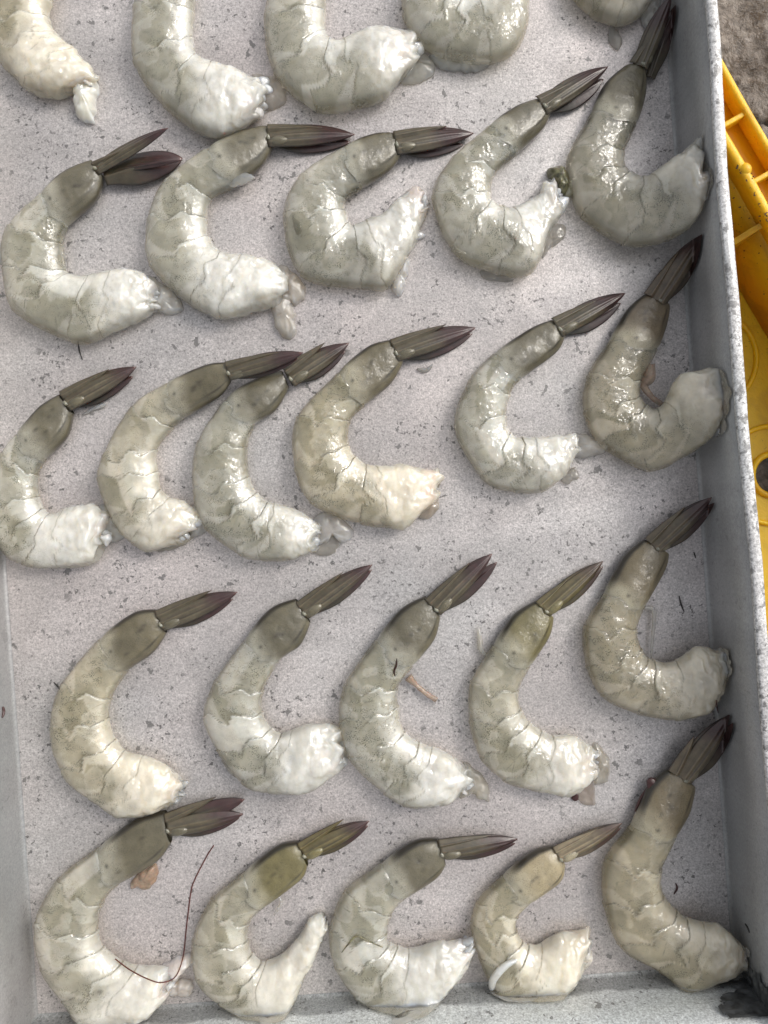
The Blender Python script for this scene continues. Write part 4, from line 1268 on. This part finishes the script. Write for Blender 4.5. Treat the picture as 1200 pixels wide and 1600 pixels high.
SH.append(dict(label='shrimp with a yellowish olive tail and a clear thread standing off its back', warm=0.25, white=6.8, val=1.02, shell=np.array((0.185,0.165,0.085)),
  b=[(835,938,866,966),(800,963,857,997),(770,1008,829,1040),(735,1068,810,1078),(735,1134,813,1106),(752,1185,826,1126),(790,1221,845,1140),(842,1236,864,1148),(888,1243,898,1149),(920,1216,926,1172)],
  fan=dict(T=(942,877), Ts=(886,906), W=42, J=(852,950), dark=0.75),
  strips=[('shell_thread', M_FILM, 0.0013, [(747,980),(750,1000),(752,1016),(764,1026)], 0.002)],
  flaps=[dict(p=[(930,1163),(950,1180),(953,1205),(945,1226),(926,1220)], h=0.0035, m=M_FILM, c=(0.58,0.54,0.48)),
         dict(p=[(908,1218),(928,1216),(930,1240),(926,1258),(908,1255),(902,1240)], h=0.0016, m=M_FILM, c=(0.46,0.38,0.35)),
         dict(p=[(893,1246),(902,1238),(904,1248),(898,1252)], h=0.0012, m=M_CLOT, c=(1,1,1), rag=2, name='red_scrap'),
         dict(p=[(882,1220),(890,1212),(902,1216),(902,1236),(894,1244),(886,1238)], h=0.0065, m=M_FLESH, c=WHITE, rag=2)]))
SH.append(dict(label='warm grey shrimp with a round knob end and a clear thread in its curl', hlift=0.006, warm=0.9, white=6.6, val=0.84, shell=np.array((0.165,0.142,0.095)),
  b=[(1004,842,1046,867),(973,872,1037,894),(943,926,1008,946),(912,984,995,982),(918,1048,1000,1010),(945,1091,1010,1026),(1000,1116,1022,1032),(1062,1124,1054,1034),(1112,1108,1088,1010),(1132,1066,1122,1014)],
  fan=dict(T=(1112,777), Ts=(1070,792), T2=(1116,786), W=46, J=(1024,852), z=0.0095, uval=0.8),
  strips=[('leg_thread', M_FILM, np.array([0.0009,0.0012,0.0009,0.0007,0.0005]), [(1006,950),(1020,952),(1022,970),(1019,1000),(1018,1028)], 0.003)]))
# fifth row
SH.append(dict(label='shrimp in the lower left corner with the red antenna on its forked end', pink=0.9, white=6.0, whiteseg=[(2, 0.15, 0.9, 0.8), (4, 0.3, 1.1, 0.9)], val=0.98, warm=0.15,
  b=[(258,1265,268,1318),(212,1280,244,1347),(155,1322,187,1381),(90,1374,161,1411),(56,1440,153,1450),(66,1513,160,1478),(100,1562,190,1502),(128,1598,216,1510),(188,1598,244,1512),(226,1590,262,1514),(250,1565,268,1524)],
  fan=dict(T=(380,1272), Ts=(338,1245), W=48, J=(266,1290), T2=(374,1278),
     extra=[((274,1282),(382,1249),15,0.0048,0.0030,1.0,4.0)]),
  flaps=[dict(p=[(252,1512),(275,1500),(293,1494),(299,1505),(288,1522),(268,1534)], h=0.0065, m=M_FLESH, c=(0.70,0.61,0.56)),
         dict(p=[(262,1530),(285,1532),(302,1541),(298,1553),(280,1558),(258,1552)], h=0.0050, m=M_FLAP, c=(0.66,0.58,0.52)),
         dict(p=[(198,1572),(214,1560),(236,1562),(238,1580),(226,1592),(210,1590)], h=0.006, m=M_FLAP, c=(0.70,0.68,0.62)),
         dict(p=[(205,1374),(225,1358),(243,1352),(245,1375),(232,1388),(206,1388)], h=0.0040, m=M_ORANGE, name='orange_remnant')]))
SH.append(dict(label='shrimp with a long white end bent upward and an olive yellow tail shell', warm=0.3, white=6.4, val=0.98, shell=np.array((0.17,0.15,0.072)),
  b=[(467,1312,482,1353),(432,1322,469,1375),(382,1361,416,1415),(328,1408,390,1440),(301,1470,387,1468),(309,1530,393,1488),(345,1568,407,1503),(388,1588,416,1503),(444,1590,434,1494),(473,1535,462,1470),(500,1480,484,1440),(512,1452,500,1430)],
  fan=dict(T=(577,1283), Ts=(537,1280), W=40, J=(477,1330)),
  strips=[('shell_thread', M_FILM, 0.0008, [(434,1398),(440,1410),(434,1420),(428,1430)], 0.003)],
  flaps=[dict(p=[(406,1588),(424,1584),(430,1594),(418,1602),(408,1600)], h=0.003, m=M_FLAP, c=WHITE, rag=2)]))
SH.append(dict(label='shrimp with a dark edged pale triangle on its back, middle of the bottom row', white=6.3, whiteseg=[(4, -0.5, 0.55, 1.0)], val=0.99,
  b=[(684,1308,697,1352),(645,1315,680,1373),(598,1347,636,1401),(540,1392,613,1426),(515,1455,604,1456),(525,1512,607,1472),(562,1562,620,1478),(618,1581,640,1482),(668,1580,682,1473),(724,1514,728,1466)],
  fan=dict(T=(809,1311), Ts=(767,1305), W=42, J=(692,1328)),
  flaps=[dict(p=[(612,1598),(620,1588),(640,1580),(658,1582),(650,1590),(630,1597)], h=0.003, m=M_FLAP, c=WHITE, rag=2),
         dict(p=[(724,1464),(738,1468),(738,1482),(732,1498),(722,1496)], h=0.0055, m=M_FLESH, c=WHITE)],
  strips=[('dark_crease', M_GUT, 0.00045, [(534,1488,0.0125),(545,1474,0.0142),(557,1463,0.0150),(570,1468,0.0150),(598,1480,0.0125)])]))
SH.append(dict(label='pale cream shrimp with a white strip lying across its back in the bottom row', strips=[('flesh_strip', M_FLESH, np.array([0.0008,0.0016,0.0017,0.0015]), [(806,1500),(788,1510),(772,1528),(768,1543)], 'drape')], warm=0.7, white=6.0, val=1.04, pig=0.5, shell=np.array((0.33,0.29,0.20)),
  b=[(865,1319,884,1353),(831,1331,874,1378),(786,1367,831,1408),(745,1410,808,1431),(736,1450,807,1453),(752,1505,815,1469),(776,1549,826,1477),(830,1560,846,1475),(880,1554,880,1456),(914,1505,908,1456)],
  fan=dict(T=(972,1286), Ts=(934,1295), W=38, J=(875,1335), dark=0.8, z=0.004),
  flaps=[
         dict(p=[(906,1458),(920,1470),(924,1500),(916,1518),(904,1510)], h=0.0075, m=M_FLESH, c=(0.66,0.60,0.52)),
         dict(p=[(764,1540),(775,1552),(800,1560),(840,1560),(830,1564),(790,1563),(768,1552)], h=0.004, m=M_FLAP, c=WHITE, rag=2)]))
SH.append(dict(label='long beige shrimp in the lower right corner with a dark red clot by its tail', hlift=0.008, warm=1.0, white=7.2, val=0.90, shell=np.array((0.20,0.17,0.115)), pig=0.7,
  b=[(1045,1197,1087,1230),(1012,1230,1077,1268),(985,1288,1057,1303),(945,1345,1034,1356),(943,1412,1036,1396),(968,1479,1055,1420),(1030,1518,1072,1434),(1068,1545,1096,1440),(1118,1535,1134,1450),(1154,1514,1162,1478)],
  fan=dict(T=(1140,1117), Ts=(1085,1150), W=54, J=(1066,1212), z=0.008, T2=(1146,1130)),
  flaps=[dict(p=[(1010,1222),(1018,1215),(1026,1220),(1024,1234),(1012,1234)], h=0.0012, z=0.0048, m=M_CLOT, c=(1,1,1), rag=3, name='red_clot')],
  strips=[('clot_streak', M_CLOT, 0.0006, [(1010,1232),(1002,1245),(996,1258),(992,1268)], 0.004)]))

for i, s in enumerate(SH):
    build_shrimp(i, s)

# ================================================================== SMALL LOOSE THINGS
def strand(name, pts, rad, mat, label, cat, taper=True):
    sm, _ = catmull(np.array(pts, float), len(pts) * 8)
    dg = bpy.context.evaluated_depsgraph_get()
    for q in sm:                      # rest on whatever lies below
        tgt = Vector(P(q[0], q[1], 0.0)); org = Vector((0, 0, D))
        hit, loc, *_r = scene.ray_cast(dg, org, (tgt - org).normalized())
        if hit: q[2] = loc.z + rad * 0.9
    if len(sm) > 20:
        ker = np.ones(5) / 5; sm[:, 2] = np.maximum(sm[:, 2], np.convolve(np.pad(sm[:, 2], 2, 'edge'), ker, 'valid'))
    kz = (D - sm[:, 2]) / F
    o = ((sm[0, 0] - 600) * kz[0], -(sm[0, 1] - 800) * kz[0])
    P3 = np.stack([(sm[:, 0] - 600) * kz - o[0], -(sm[:, 1] - 800) * kz - o[1], sm[:, 2]], -1)
    rr = np.full(len(sm), rad)
    if taper: rr = rad * (0.45 + 0.55 * np.sin(np.linspace(0.1, 3.05, len(sm))))
    V, f = tube_data(P3, rr, 8)
    ob = mesh_obj(name, V, f, mat)
    ob.location = (o[0], o[1], 0)
    tag(ob, label, cat)
    return ob

strand('red_antenna', [(180,1498,0.0075),(203,1515,0.0115),(230,1529,0.0118),(252,1535,0.0105),(274,1526,0.0090),(286,1495,0.0050),(291,1452,0.0020),(298,1396,0.0012),(304,1375,0.0016),(323,1338,0.0012),(334,1321,0.0008)], 0.00025, M_REDFIBRE,
       'long thin dark red antenna curving over the tray floor and the lower left shrimp', 'antenna', False)
SL = [([(5,1104),(6,1112),(4,1121)], 0.0007, 'small rust red mark on the foot of the left tray wall'),
      ([(1061,931),(1064,943),(1069,956)], 0.00035, 'thin black sliver on the floor inside the curl of the shrimp with the knob end'),
      ([(122,534),(124,548),(129,562)], 0.00030, 'thin dark hair below the shrimp with the splayed tail fan'),
      ([(1164,1443),(1168,1449),(1171,1457)], 0.00045, 'short brown splinter at the foot of the right wall in the lower corner'),
      ([(1056,1380),(1058,1388),(1053,1397)], 0.00045, 'curled orange brown crumb beside the beige corner shrimp'),
      ([(1119,1094),(1120,1104),(1122,1114)], 0.00035, 'short red bristle on the tail tip by the right wall'),
      ([(84,1066),(90,1072),(93,1077)], 0.00035, 'tiny dark splinter left of the lone cream shrimp'),
      ([(1084,862),(1087,872)], 0.0003, 'tiny dark splinter below the tail that points at the right wall')]
for pts, r, lb in SL:
    strand('splinter', [(x, y, 0.0006) for x, y in pts], r, M_BLACK if 'red ' not in lb and 'orange' not in lb else M_CLOT, lb, 'splinter')
